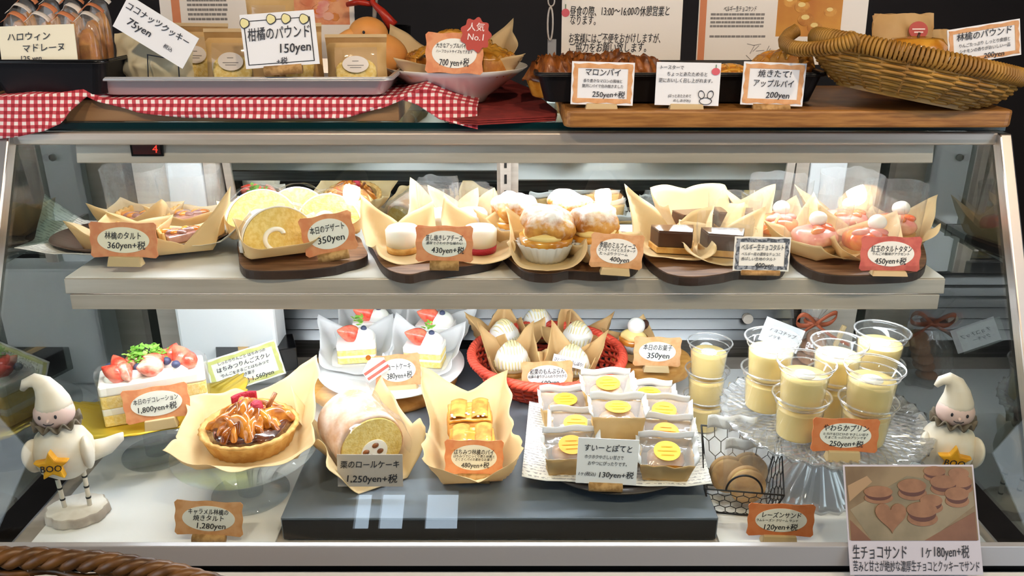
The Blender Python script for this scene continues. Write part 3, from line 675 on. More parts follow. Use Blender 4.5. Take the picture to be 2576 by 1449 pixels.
card((715, 188), 0, 186, 130, 'white citrus card with drawn fruit border on the tray rim', [('柑橘のパウンド', .62, .26, .84), ('150yen', .34, .24, .42, .20), ('+税', .10, .14, .2, 0)], 'rect', face='card_white', cork='round', corkpx=(94, 24), tilt=10, roll=-4, Y=1.012,
     extra=lambda q, w, h, M: [q.add(ring([(-w*.46, h*.06), (w*.44, h*.06), (w*.44, h*.88), (-w*.46, h*.88)], [(-w*.448, h*.075), (w*.428, h*.075), (w*.428, h*.865), (-w*.448, h*.865)], -.0004, 0), 0, M, False)] +
     [q.add(vprism([(cx*w+r*h*math.cos(a/3), cz*h+r*h*(1+.12*math.cos(a))*math.sin(a/3)) for a in range(19)], -.0014-.0003*j, -.0004), mi, M, False) for (cx, cz) in ((-.44, .84), (-.08, .88), (.12, .87), (.36, .84)) for j, (r, mi) in enumerate(((.095, 0), (.08, 4)))])
# orange pumpkin-shaped bird and a wooden lid behind
P, k = ony(925, 150, 1.15)
t = thing('pumpkin_ornament', 'smooth orange gourd ornament with a bird head behind the packet', 'ornament', (P.x, 1.155, TZ), R(10))
hb = ony(930, 56, 1.15)[0].z-TZ
MB().add(blob(.042, .030, hb*.42, .04, 20, 2, 22, 14), 0, T(.012, 0, hb*.42)).build('body', 'pumpkin', t)
MB().add(blob(.027, .022, .023, .02, 20, 3, 22, 14), 0, T(.002, -.002, hb*.80)).build('head', 'pumpkin', t)
MB().add(tube([(-.014, -.006, hb*.80), (-.028, -.008, hb*.785), (-.040, -.009, hb*.775)], [.011, .007, .001], 14)).build('beak', 'pumpkin', t)
MB().add(blob(.0018, .0018, .0022, nu=10, nv=8), 0, T(-.004, -.0242, hb*.85)).build('eye', 'ink', t)
# --- posters standing behind
def poster(name, label, px0, px1, pyb, Y, ztop, build, mat_='poster_white', zb=0):
    A = ony(px0, pyb, Y)[0]; B = ony(px1, pyb, Y)[0]; w = B.x-A.x; h = ztop-TOP
    t = thing(name, label, 'poster', ((A.x+B.x)/2, Y, TOP), 0, None, -R(6))
    MB().add(box(0, 0, (h+zb)/2, w, .0012, h-zb), 0, None, False).build('sheet', mat_, t)
    MB().add(box(0, -.003, h/2, w+.012, .002, h+.004), 0, None, False).build('acrylic_front', 'poster_pane', t)
    MB().add(box(0, .022, .002, w+.012, .06, .003), 0, None, False).build('acrylic_foot', 'poster_pane', t)
    build(t, w, h, lambda px, py: (ony(px, py, Y)[0].x-(A.x+B.x)/2, ony(px, py, Y)[0].z-TOP))
    return t
def greeklines(q, xa, xb, zs, hgt, rd, mi=0):
    for z in zs:
        x = xa
        while x < xb-.004:
            l = rd.uniform(.003, .009); l = min(l, xb-x); q.add(box(x+l/2, -.0008, z, l*.86, .0003, hgt), mi, None, False); x += l
def pA(t, w, h, L):
    rd = random.Random(5); a = L(425, 30); b = L(446, 30)
    MB().add(box((a[0]+b[0])/2, -.0008, h/2, b[0]-a[0], .0004, h), 0, None, False).build('stripe', 'poster_orange', t)
    q = MB(); zs = [L(500, y)[1] for y in (-60, -45, -30, -15, 0, 12, 24, 36, 48)]
    greeklines(q, L(460, 0)[0], L(566, 0)[0], zs, .0035, rd); q.build('lettering', 'ink_grey', t)
    c = L(738, 62); d = L(865, -120); x0, x1 = c[0], d[0]; z0, z1 = c[1], d[1]
    MB().add(box((x0+x1)/2, -.0008, (z0+z1)/2, x1-x0, .0004, z1-z0), 0, None, False).build('apple_picture', 'apple_photo', t)
    q = MB()
    for i in range(46): q.add(vprism([(lerp(x0, x1, rd.uniform(.08, .92))+0, 0)]*0 or [(p[0], p[1]) for p in circ(.010*rd.uniform(.6, 1), .007*rd.uniform(.6, 1), 7, rd.uniform(x0+.012, x1-.012), rd.uniform(z0+.010, z1-.010), rd.uniform(0, 3))], -.0014-i*.00002, -.001), i % 3, None, False)
    q.build('picture_apples', ['apple_red', 'apple_photo', 'apple_pink'], t)
poster('menu_poster', 'pale poster with orange stripe and apple photo behind the silver tray', 400, 890, 62, 1.30, 1.44, pA)
def pB(t, w, h, L):
    q = MB(); sc = .0148
    for s, px, py, mw in (('昼食の際、13:00〜16:00の休憩営業と', 1562, 28, 250), ('なります。', 1468, 51, 64), ('お客様にはご不便をおかけしますが、', 1548, 97, 232), ('ご協力をお願い致します。', 1530, 120, 196)):
        c = L(px, py); write(q, s, c[0], c[1], sc, mw*.00056*1.0, -.0012)
    q.build('lettering', 'ink', t)
    a = L(1424, 32); q = MB().add(vprism(circ(.0058, .0056, 16, a[0], a[1]), -.0012, -.0008), 0, None, False).add(box(a[0], -.001, a[1]+.0085, .0012, .0003, .006), 1, None, False)
    q.build('apple_drawing', ['ink_red', 'ink_green'], t)
poster('notice_poster', 'handwritten white notice standing behind the black pie tin', 1412, 1712, 160, 1.20, 1.36, pB)
def pC(t, w, h, L):
    rd = random.Random(8); a = L(1765, 30); b = L(1782, 30)
    MB().add(box((a[0]+b[0])/2, -.0008, h/2+.024, b[0]-a[0], .0004, h-.048), 0, None, False).build('stripe', 'poster_orange', t)
    q = MB(); c = L(1868, 22); write(q, 'ベルギー生チョコサンド', c[0], c[1], .0085, .047, -.0012); q.build('headline', 'ink', t)
    q = MB(); greeklines(q, L(1795, 0)[0], L(1940, 0)[0], [L(1800, y)[1] for y in (-40, -25, -10, 36, 46, 56, 66, 92)], .0030, rd)
    for i in range(9): x, z = L(1885+rd.uniform(0, 50), 108+rd.uniform(0, 40)); q.add(box(0, 0, 0, .012, .0003, .0008), 0, T(x, -.0009, z) @ RY(rd.uniform(-1.4, 1.4)), False)
    q.build('lettering', 'ink_grey', t)
    c = L(1955, 92); d = L(2150, -140); x0, x1, z0, z1 = c[0], d[0], c[1], d[1]
    MB().add(box((x0+x1)/2, -.0008, (z0+z1)/2, x1-x0, .0004, z1-z0), 0, None, False).build('pastry_picture', 'pie_photo', t)
    q = MB()
    for i in range(20):
        x, z = rd.uniform(x0+.016, x1-.016), rd.uniform(z0+.012, z1-.012); r = rd.uniform(.008, .013)
        q.add(vprism(circ(r, r*.75, 12, x, z), -.0012-i*.00003, -.001), i % 2, None, False); q.add(vprism(circ(r*.5, r*.3, 10, x-.001, z+.003), -.00125-i*.00003, -.001), 2, None, False)
    q.build('picture_pies', ['pastry_gold', 'pastry', 'custard'], t)
poster('menu_poster', 'pale poster with orange stripe and yellow pastry photo near the wicker basket', 1752, 2172, 160, 1.225, 1.42, pC, zb=.048)
# chain and key clip hanging at the notice's edge
P = ony(1386, 60, 1.19)[0]
t = thing('key_chain', 'short silver chain and clip hanging beside the notice poster', 'chain', (P.x, P.y, P.z))
MB().add(tube([(.006*math.cos(a)*.6-.001, 0, .022*math.sin(a)) for a in [i*pi/10 for i in range(20)]], .0014, 6, True)).build('clip', 'steel', t)
for i in range(4): MB().add(tube([(.0045*math.cos(a)+.004*(i % 2), .003*math.sin(a)*(i % 2), .030+i*.011+.007*math.sin(a)) for a in [j*pi/6 for j in range(12)]], .0011, 6, True)).build('chain_link', 'steel', t)
MB().add(tube([(.002, .002, .07), (.002, .006, .16)], .0022, 6)).build('hook_rod', 'steel_dark', t)
MB().add(box(.002, .008, -.065, .012, .01, .088), 0, None, False).build('stand', 'aluminium', t)
# pot with red-handled tongs behind the tray
P = ony(945, 60, 1.33)[0]
t = thing('utensil_pot', 'black glossy pot behind the apple poster and pie bowl', 'pot', (P.x, 1.35, TOP))
MB().add(lathe([(.040, 0), (.046, .004), (.052, .095), (.048, .095), (.042, .008), (0, .006)], 32)).build('pot_body', 'black_gloss', t)
t = thing('tongs', 'red-handled tongs leaning in the black pot', 'tongs', (P.x, 1.33, TOP+.012), 0)
MB().add(tube([(-.012, 0, 0), (-.004, 0, .08), (.006, -.02, .13), (.018, -.022, .17)], [.003, .003, .004, .004], 8)).build('blade', 'steel', t)
MB().add(tube([(.004, -.02, .185), (.006, -.055, .120), (.020, -.062, .108), (.036, -.066, .088)], [.004, .0045, .006, .009], 10)).build('handle', 'red_plastic', t)
MB().add(tube([(-.034, -.045, .117), (-.016, -.05, .121), (.004, -.052, .118)], [.0035, .005, .004], 10)).build('handle', 'red_plastic', t)
# --- white bowl of big apple pies
P, k = onz(1150, 253, TOP+.007)
BW = P; t = thing('white_bowl', 'wide white porcelain bowl of apple pie slices on red napkin', 'bowl', P)
rb = 174*k*1.02; bh = .047
MB().add(lathe([(0, .003), (.034, .003), (.036, 0), (.040, .001), (.044, .008), (rb*.66, bh*.48), (rb*.9, bh*.85), (rb, bh), (rb*.99, bh+.001), (rb*.86, bh*.80), (rb*.6, bh*.42), (.03, .010), (0, .009)], 56)).build('bowl_body', 'porcelain', t)
def wedge(name, label, loc, rz, r, ang, h, cat='pie', m='pastry', top='pastry_gold'):
    t = thing(name, label, cat, loc, rz, 'big apple pie slices')
    n = 14; ol = [(0, 0)]+[(r*math.cos(-ang/2+ang*i/n), r*math.sin(-ang/2+ang*i/n)) for i in range(n+1)]
    b = MB().add(prism(ol, 0, h*.62), 0, None, False); b.build('filling', 'caramel_light', t)
    MB().add(prism([(x*1.02, y*1.02) for x, y in ol], 0, h*.16), 0, None, False).build('base_crust', m, t, bevel=.002)
    def tp(u, v):
        a = -ang/2*1.06+ang*1.06*u; q = r*1.04*v; p = Vector((q*math.cos(a), q*math.sin(a), 0)); p.z = h*.60+h*.35*math.sin(pi*min(v*.86+.14, 1))+.003*nz(p, 70, 2)+.0018*math.sin(v*26)*math.sin(u*20)
        return p
    MB().add(grid(tp, 20, 20)).build('top_crust', top, t, solid=.003)
    def rimf(u, v): a = -ang/2+ang*u; q = r*(1+.04*math.sin(v*pi)); return Vector((q*math.cos(a), q*math.sin(a), h*.02+h*.66*v+.002*math.sin(u*40)))
    MB().add(grid(rimf, 26, 6)).build('rim_crust', m, t, solid=.002)
    return t
wedge('apple_pie_slice', 'thick apple pie slice with its filling facing out, in the white bowl beside the card', (P.x+.022, P.y-.022, P.z+.040), R(-35), .056, R(75), .036)
wedge('apple_pie_slice', 'golden topped apple pie slice at the back of the white bowl', (P.x-.034, P.y+.018, P.z+.050), R(15), .080, R(62), .042)
wedge('apple_pie_slice', 'small apple pie slice lying low behind the orange plaque card', (P.x-.008, P.y-.018, P.z+.042), R(190), .055, R(70), .032)
def sheet_thing(label, loc, rz, args, m='wax_paper', name='wax_paper', solid=.0005, **kw):
    o = MB().add(paper(*args, **kw)).build(name, m, None, solid=solid); o.location = loc; o.rotation_euler = (0, 0, rz)
    return tag(o, label, 'paper')
sheet_thing('large crumpled waxed paper lining the white pie bowl', (P.x, P.y, P.z+.036), R(8), (.125, .115, .014, .050), corners=(1.1, .9, .30, .35), flare=.30, seed=3, wr=.010, n=34)
t = card((1142, 186), 0, 146, 100, 'orange plaque card with a red rosette, in front of the pie bowl', [('大きなアップルパイ', .68, .12, .46, -.06), ('ハーフカットサイズもできます', .54, .08, .56), ('700 yen+税', .28, .2, .45)], 'plaque', 'card_orange', cork=None, tilt=10, roll=2, Y=BW.y-rb-.004)
_, k2 = ony(1142, 186, BW.y-rb-.004); cw_, ch_ = 146*k2, 100*k2; M = RY(R(2)) @ RX(-R(10))
ro = MB().add(vprism([((.36*cw_)+(.25*cw_*(1+.10*math.cos(9*a*2*pi/54)))*math.cos(a*2*pi/54), ch_*.96+(.27*cw_*(1+.10*math.cos(9*a*2*pi/54)))*math.sin(a*2*pi/54)) for a in range(54)], -.0024, -.0014), 0, M, False).build('rosette', 'sticker_red', t)
q = MB()
for s_, dz, sz in (('人気', .18, .22), ('No.1', -.05, .22)):
    tmp = MB(); write(tmp, s_, .36*cw_, ch_*(.96+dz), sz*ch_, .34*cw_, -.0028); q.add((tmp.v, tmp.f), 0, M, False)
q.build('rosette_lettering', 'ink_white', ro)

# --- wooden board with the black pie tin and the wicker basket
A = ony(1418, 328, .972)[0]; B = ony(2548, 328, .972)[0]
WB = 1.221
tag(MB().add(prism(rrect(B.x-A.x, .235, .012, 4, (A.x+B.x)/2, .972+.1175), TOP+.0006, WB), 0, None, False).build('serving_board', 'wood', bevel=.003), 'long thick wooden board under the black tin and wicker basket', 'board')
X0, X1 = ony(1352, 205, 1.015)[0].x, ony(2075, 205, 1.015)[0].x
tray('pie_tin', 'long black baking tin of chestnut and apple pies', X0, X1, 1.015, 1.165, WB+.0005, .038, .010, 'tin_black', .002, 'tin_black')
def spiky_pie(px, py, Y, label, s=1.0, seed=0, m='pastry_dark', cup=True):
    P, k = ony(px, py, Y); z0 = WB+.004; h = P.z-z0
    t = thing('chestnut_pie', label, 'pie', (P.x, Y, z0), seed*.7, 'baked pies in the black tin'); r = .030*s
    MB().add(lathe([(r*.72, 0), (r*.80, .002), (r*.98, h*.40), (r, h*.46), (0, h*.46)], 30, wob=lambda i, a: (1+.03*math.cos(16*a)*(i > 1), 0))).build('pastry_case', 'pastry_gold', t)
    def top(u, v):
        a = u*2*pi; q = math.sin(v*pi/2); rr = r*1.08*q
        z = h*.42+(h*.46)*(1-q*q)+.013*abs(math.sin(3.5*a+v*4+nz((math.cos(a), math.sin(a), v), 2, seed)*3))**3*math.sin(pi*min(1, v*1.2))+.006*nz((rr*math.cos(a), rr*math.sin(a), 0), 130, seed)
        return (rr*math.cos(a)*(1+.25*nz((math.cos(a), math.sin(a), v), 3, seed)), rr*math.sin(a)*(1+.25*nz((math.cos(a), math.sin(a), v), 3, seed+2)), z)
    MB().add(grid(top, 56, 14)).build('browned_top', m, t)
for i, (px, py, Y, lb) in enumerate(((1388, 138, 1.065, 'browned chestnut pie alone at the end of the black tin'), (1478, 138, 1.075, 'browned chestnut pie behind the first frame card'), (1548, 132, 1.125, 'browned chestnut pie below the notice poster text'), (1592, 142, 1.065, 'browned chestnut pie between the two white cards'), (1450, 134, 1.128, 'browned chestnut pie in the back row by the notice edge'), (1620, 152, 1.12, 'browned chestnut pie in the back row by the bunny card'))):
    spiky_pie(px, py, Y, lb, 1.05, i)
for i, (px, py, Y, lb) in enumerate(((1838, 166, 1.06, 'lattice apple pie between the bunny card and apple card'), (1950, 132, 1.12, 'lattice apple pie at the back of the tin near the basket'), (1995, 120, 1.07, 'lattice apple pie beside the basket handle'), (1780, 170, 1.06, 'lattice apple pie hidden behind the bunny card'))):
    P, k = ony(px, py, Y); z0 = WB+.004; h = max(.03, P.z-z0)
    t = thing('apple_pie', lb, 'pie', (P.x, Y, z0), i*.4, 'baked pies in the black tin')
    MB().add(blob(.030, .026, h*.5, .05, 40, i, 22, 12, power=.75), 0, T(0, 0, h*.5)).build('pastry_body', 'pastry', t)
    q = MB()
    for j in range(4):
        for ax in (0, 1):
            o_ = -.018+j*.012; pts = []
            for m_ in range(9):
                u = -1+m_/4; x, y = (u*.026, o_) if ax == 0 else (o_, u*.023)
                e = max(0, 1-(x/.030)**2-(y/.027)**2); pts.append((x, y, h*.5+h*.5*e**.4+.001))
            q.add(tube(pts, .0024, 6))
    q.build('lattice', 'pastry_gold', t)
card((1512, 283), 0, 156, 104, 'brown-framed chestnut pie card on a cork block before the black tin', [('マロンパイ', .76, .19, .56), ('香り豊かなマロンの風味と', .56, .09, .62), ('贅沢にパイで包み焼きました', .44, .09, .66), ('250yen+税', .25, .18, .52, .1)], 'frame', 'card_tan', 'card_white', corkpx=(84, 22), tilt=8, roll=1.5, Y=.988)
def bunny(q, w, h, M):
    for c, a_, rx_, rz_ in (((.22, .26), .5, .05, .10), ((.36, .26), -.5, .05, .10)):
        o1 = [(c[0]*w+rx_*w*math.cos(b)+a_*-.3*rz_*h*math.sin(b), c[1]*h+rz_*h*math.sin(b)) for b in [i*2*pi/20 for i in range(20)]]
        o2 = [(c[0]*w+(x-c[0]*w)*.84, c[1]*h+(z-c[1]*h)*.84) for x, z in o1]; q.add(ring(o1, o2, -.0012, -.0006), 0, M, False)
    o1 = [(.29*w+.10*w*math.cos(b), .11*h+.085*h*math.sin(b)) for b in [i*2*pi/24 for i in range(24)]]; o2 = [(.29*w+(x-.29*w)*.9, .11*h+(z-.11*h)*.88) for x, z in o1]
    q.add(ring(o1, o2, -.0012, -.0006), 0, M, False)
    q.add(vprism(circ(.065*w, .085*h, 18, .42*w, .80*h), -.0012, -.0006), 1, M, False); q.add(box(.42*w, -.001, .92*h, w*.012, .0004, h*.08), 2, M, False)
card((1725, 286), 0, 160, 104, 'white card with a drawn bunny on a cork block before the black tin', [('トースターで', .88, .11, .36, -.26), ('ちょっとあたためると', .73, .11, .62, -.02), ('更においしく召し上がれます。', .58, .11, .84, -.04), ('(ほっとあたためて', .22, .09, .36, -.12), ('めしあがれ)', .11, .08, .28, -.08)], 'rect', face='card_white', corkpx=(90, 24), tilt=8, roll=1, Y=.985, extra=bunny)
card((1937, 286), 0, 156, 104, 'brown-framed apple pie card on a brown cork near the basket', [('焼きたて!', .74, .19, .55), ('アップルパイ', .51, .19, .64), ('200yen', .25, .20, .50, .08)], 'frame', 'card_tan', 'card_white', cork='round', corkpx=(92, 24), tilt=8, roll=2, Y=.985)
# wicker basket
P, k = onz(2325, 284, WB)
t = thing('wicker_basket', 'oval golden wicker basket of wrapped pound cakes on the board', 'basket', (P.x, P.y+.055, WB+.012), R(8), None, 0, R(11))
a1, b1 = .130, .085; hb = .046
weave(.085, .050, a1-.006, b1-.006, hb, 15, 26, .0021, .014, .0026).build('woven_wall', 'wicker', t)
stakes_mb(.085, .050, a1-.006, b1-.006, hb, 26, .0022, .014).build('stakes', 'wicker', t)
MB().add(prism(circ(.088, .053, 40), -.003, .002), 0, None, False).build('base', 'wicker', t)
q = MB()
N = 150
for j in range(N):
    a = 2*pi*j/N; c, s = math.cos(a), math.sin(a)
    q.add(tube([((a1+.006*math.cos(b))*c, (b1+.006*math.cos(b))*s, hb+.009*math.sin(b)) for b in [i*2*pi/9 for i in range(9)]], .0021, 5, True))
q.build('wrapped_rim', 'wicker', t)
for s in (-1,):
    q = MB(); pts = [(s*(a1-.004+.030*math.sin(b)), .070*math.cos(b), hb+.004-.022*math.sin(b)) for b in [i*pi/14 for i in range(15)]]
    q.add(tube(pts, .006, 8)); 
    for i in range(42):
        b = pi*(i+.5)/42; c_ = Vector((s*(a1-.004+.030*math.sin(b)), .070*math.cos(b), hb+.004-.022*math.sin(b)))
        tg = Vector((s*.030*math.cos(b), -.070*math.sin(b), -.022*math.cos(b))).normalized(); u_ = tg.cross(Vector((0, 0, 1))).normalized(); w_ = tg.cross(u_)
        q.add(tube([c_+(u_*math.cos(g)+w_*math.sin(g))*.0072 for g in [m*2*pi/8 for m in range(8)]], .0018, 5, True))
    q.build('handle', 'wicker', t)
def kraft_bag(px, py, Y, wpx, hh, label, rz, tilt, st=(0, .6)):
    P, k = ony(px, py, Y); w = wpx*k
    t = thing('cake_bag', label, 'bag', (P.x, P.y, P.z-hh), rz, 'kraft cake bags in the wicker basket', tilt)
    f = lambda u, v, s: Vector(((u-.5)*w*(1-.05*v), s*.016*max(.03, math.sin(pi*min(.1+v*.88, 1)))*(math.sin(pi*u)**.5 if 0 < u < 1 else 0), v*hh))+Vector((nz((u, v, s), 5, 1), nz((u, v, s), 5, 2), nz((u, v, s), 5, 4)))*.004
    MB().add(grid(lambda u, v: f(u, v, -1), 16, 16)).add(grid(lambda u, v: f(u, v, 1), 16, 16)).build('paper_bag', 'wax_kraft', t)
    so = MB().add(vprism(oval(w*.15, hh*.13, 0, 24), -.0005, .0005), 0, T(st[0]*w, -.0185, st[1]*hh) @ RX(-.12), False).build('sticker', 'sticker_red', t)
    q = MB().add(box(0, -.0008, hh*.015, w*.2, .0003, hh*.02), 0, T(st[0]*w, -.0185, st[1]*hh) @ RX(-.12), False).add(box(0, -.0008, -hh*.03, w*.14, .0003, hh*.02), 0, T(st[0]*w, -.0185, st[1]*hh) @ RX(-.12), False); q.build('sticker_print', 'ink_white', so)
kraft_bag(2290, 34, 1.085, 168, .085, 'tan paper cake bag standing tall in the wicker basket, red oval sticker', R(5), -R(10), (.12, .74))
kraft_bag(2150, 68, 1.065, 120, .060, 'tan paper cake bag leaning low over the basket handle', R(22), -R(30), (.1, .55))
kraft_bag(2370, 74, 1.11, 120, .070, 'tan paper cake bag tucked behind the apple pound card', R(-12), -R(12), (-.2, .5))
P, k = ony(2305, 112, 1.035)
t = thing('apple_bun', 'golden glazed apple-shaped bun in the wicker basket', 'bun', (P.x, 1.035, P.z-.022), .3)
MB().add(lathe([(0, 0), (.022, .001), (.034, .010), (.035, .020), (.028, .029), (.012, .031), (.004, .027), (0, .026)], 36, 1.15, .85)).build('bun_body', 'pastry_gold', t)
MB().add(tube([(0, 0, .026), (.002, 0, .036)], [.0018, .0014], 8)).build('stem', 'chocolate', t)
card((2478, 152), 0, 178, 88, 'brown-framed apple pound cake card tucked in the wicker basket rim', [('林檎のパウンド', .74, .24, .76), ('りんごたっぷり しっとり食感と', .50, .12, .70), ('シナモンの香りがおいしい一品', .34, .12, .70), ('200yen', .14, .2, .4, .12)], 'frame', 'card_tan', 'card_white', cork=None, tilt=10, roll=-9, Y=1.02)
# ---------------------------------------------------------------- upper shelf
BT = SH+.013
def wrap(t, bw, bd, h, hc, m='wax_paper', rz=0, **kw):
    solid = kw.pop('solid', .0004)
    o = MB().add(paper(bw, bd, h, hc, **kw), 0, RZ(rz)).build('wax_paper', m, t, solid=solid); return o
def collar(t, w, d, h, z=.004, rz=0, seed=0, flare=1.15, dx=0, dy=0):
    return MB().add(film_collar(w, d, h, seed, flare), 0, T(dx, dy, z) @ RZ(rz)).build('film_collar', 'film', t)
# dark oval plate with newsprint
P, k = onz(372, 632, SH)
t = thing('oval_plate', 'dark brown oval plate lined with newsprint, at the shelf end', 'plate', (P.x, P.y+.012, SH), R(14))
MB().add(lathe([(0, .003), (.055, .003), (.060, 0), (.064, .001), (.095, .012), (.122, .024), (.121, .026), (.092, .015), (.060, .006), (0, .006)], 56, 1, .66)).build('plate_body', 'plate_brown', t)
def news(a, b):
    u, v = a*2-1, b*2-1; x, y = u*.140, v*.078; r = math.hypot(u*.9, v*.9)
    z = .008+.030*max(0, r-.45)**1.2+.030*max(0, abs(u)-.7)*3*(max(0, v*u*-1)+.25)+.003*nz((x, y, 0), 30, 6)
    return (x, y, z)
o = MB().add(grid(news, 26, 20)).build('newsprint_sheet', 'newsprint', None, solid=.0005); o.location = (P.x, P.y+.012, SH); o.rotation_euler = (0, 0, R(14)); tag(o, 'sheet of printed newsprint lining the dark oval plate', 'paper')
def tart_slice(px, py, z, label, rz, crust='crust', top='purple_glaze', r=.062, ang=52, h=.024, group='wrapped slices on the upper shelf', name='tart_slice', fruit=None, collar_h=.05, paperh=(.03, .045), corners=(1, 1.4, .5, .4), seed=0, pm='wax_paper', off=(0, 0)):
    P, k = onz(px, py, z); t = thing(name, label, 'tart', (P.x+off[0], P.y+off[1], z+.001), rz, group); an = R(ang)
    n = 12; ol = [(-r*.55, 0)]+[(-r*.55+r*math.cos(-an/2+an*i/n), r*math.sin(-an/2+an*i/n)) for i in range(n+1)]
    MB().add(prism(ol, .002, h*.45), 0, None, False).build('crust', crust, t, bevel=.0015)
    MB().add(prism([(-r*.55+(x+r*.55)*.95, y*.93) for x, y in ol], h*.45, h*.9), 0, None, False).build('filling', top, t, bevel=.002)
    def back(u, v): a = -an/2+an*u; return Vector((-r*.55+r*(1.0+.05*v)*math.cos(a), r*(1.0+.05*v)*math.sin(a), .002+h*1.05*v+.0015*math.sin(u*34)*v))
    MB().add(grid(back, 30, 5)).build('crust_rim', crust, t, solid=.004)
    if fruit: fruit(t, r, h)
    if paperh: wrap(t, r*1.12, r*.92, paperh[0], paperh[1], pm, seed=seed, corners=corners, flare=.35, wr=.006)
    if collar_h: collar(t, r*1.12, r*1.0, collar_h, seed=seed)
    return t
PZ = SH+.012
def applefr(t, r, h):
    q = MB(); rd = random.Random(4)
    for i in range(7): q.add(blob(.010, .006, .0045, .2, 80, i, 10, 8), i % 2, T(-.012+i*.0055, rd.uniform(-.008, .008), h*.92) @ RZ(rd.uniform(0, 3)))
    q.build('apple_pieces', ['caramel_light', 'purple_glaze'], t)
tart_slice(470, 622, PZ, 'apple tart slice with glazed apple on the dark oval plate, uncovered end', R(200), fruit=applefr, collar_h=0, paperh=(.014, .070), corners=(.30, 1.1, .15, .15), seed=3)
tart_slice(318, 628, PZ, 'apple tart slice hidden behind its price card on the oval plate', R(170), fruit=applefr, collar_h=0, paperh=(.026, .022), corners=(1, .7, .5, .5), seed=6)
tart_slice(362, 580, PZ, 'apple tart slice in a tall clear collar at the back of the oval plate', R(180), collar_h=.088, paperh=(.028, .03), corners=(.7, .9, .2, .2), seed=8, fruit=applefr)
tart_slice(492, 575, PZ, 'apple tart slice in a clear collar at the back rim of the plate', R(185), collar_h=.078, paperh=(.022, .026), corners=(.9, .6, .2, .2), seed=11, fruit=applefr)
card((317, 668), SH+.010, 168, 90, 'orange oval apple tart card on the dark oval plate', [('林檎のタルト', .62, .20, .48), ('360yen+税', .36, .22, .5, .04)], 'plaque', 'card_orange', 'card_ivory', corkpx=(86, 24), tilt=10, roll=1)
# walnut boards traced as laid
def board(label, pts, th=.013):
    ol = plan(pts, SH+th); cx = sum(p[0] for p in ol)/len(ol); cy = sum(p[1] for p in ol)/len(ol)
    # smooth the outline
    n = len(ol); o2 = []
    for i in range(n):
        a, b, c, d = ol[i-1], ol[i], ol[(i+1) % n], ol[(i+2) % n]
        for s in range(4):
            u = s/4; o2.append(tuple(.5*((2*b[q])+(-a[q]+c[q])*u+(2*a[q]-5*b[q]+4*c[q]-d[q])*u*u+(-a[q]+3*b[q]-3*c[q]+d[q])*u**3)-(cx if q == 0 else cy) for q in (0, 1)))
    t = thing('serving_board', label, 'board', (cx, cy, SH), 0, 'walnut boards on the upper shelf')
    MB().add(prism(o2, .0005, th-.001), 0, None, False).build('board_side', 'walnut_edge', t, bevel=.001)
    MB().add(prism([(x*.995, y*.99) for x, y in o2], th-.001, th), 0, None, False).build('board_face', 'walnut', t)
board('walnut board under the roll cake slices', [(604, 600), (600, 640), (604, 664), (625, 678), (690, 680), (780, 676), (845, 668), (872, 660), (905, 652), (925, 640), (915, 618), (895, 592), (800, 585), (690, 588)])
board('walnut board under the white cheesecakes', [(925, 600), (940, 630), (958, 662), (985, 682), (1030, 690), (1070, 682), (1130, 674), (1200, 664), (1245, 652), (1264, 632), (1255, 606), (1235, 588), (1100, 582), (960, 584)])
board('walnut board under the cream puffs in paper cups', [(1243, 602), (1262, 630), (1295, 664), (1330, 684), (1390, 688), (1430, 680), (1500, 684), (1570, 680), (1606, 660), (1612, 620), (1600, 586), (1450, 578), (1300, 582)])
board('walnut board under the chocolate tarts', [(1618, 600), (1618, 634), (1640, 662), (1680, 688), (1740, 696), (1810, 690), (1860, 680), (1930, 682), (1972, 672), (1984, 630), (1975, 590), (1850, 578), (1680, 582)])
board('walnut board under the apple tatin tarts', [(1990, 600), (1988, 634), (2010, 660), (2060, 684), (2130, 692), (2230, 690), (2300, 684), (2330, 662), (2325, 620), (2300, 590), (2180, 578), (2050, 582)])
# roll cake slices
def roll_slice(px, py, label, rz, r=.044, th=.032, seed=0, fh=.1):

    P, k = onz(px, py, BT); t = thing('roll_cake_slice', label, 'cake', (P.x, P.y, BT+.004), rz, 'wrapped slices on the upper shelf', -R(16))
    n = 26; arch = [(r*math.cos(pi*1.08*i/n-.04*pi), r*.30+r*.98*math.sin(pi*1.08*i/n-.04*pi)*1.02) for i in range(n+1)]
    arch = [(x, max(.001, z)) for x, z in arch]; arch = [(-r*.8, .001)]+arch[::-1]+[(r*.8, .001)]
    MB().add(vprism(arch, 0, th), 0, None, False).build('sponge', 'crumb', t)
    o1 = [(x*1.03, z*1.02+.0) for x, z in arch[1:-1]]; v = []; f = []
    for i, (x, z) in enumerate(o1): v += [(x, .001, z), (x, th-.001, z)]
    for i in range(len(o1)-1): f.append((2*i, 2*i+1, 2*i+3, 2*i+2))
    MB().add((v, f)).build('sugared_skin', 'sugar_white', t, solid=.002)
    sp = [((r*.12+r*.52*i/30)*math.cos(.6+i*.16), (r*.52)+(r*.10+r*.42*i/30)*math.sin(.6+i*.16)) for i in range(26)]
    q = MB().add(tube([(a[0], -.0002, a[1]) for a in sp], .0030, 8))
    q.build('cream_swirl', 'cream', t)
    wrap(t, r*1.9, th*1.3, r*.75, r*.40, seed=seed, flare=.12, wr=.004, sides=(1, 1, .28, .8), corners=(.9, 1, .15, .1))
    def ff(u, v): a = pi*u; p = Vector((r*1.10*math.cos(a), th/2+(th*.62)*(2*v-1), r*.36+r*1.12*math.sin(a))); return p+Vector((nz(p, 60, seed), 0, nz(p, 60, seed+2)))*.003
    MB().add(grid(ff, 26, 6)).build('film_wrap', 'film', t)
    return t
roll_slice(712, 648, 'thick roll cake slice standing at the front of its walnut board', R(24), .046, .040, 1)
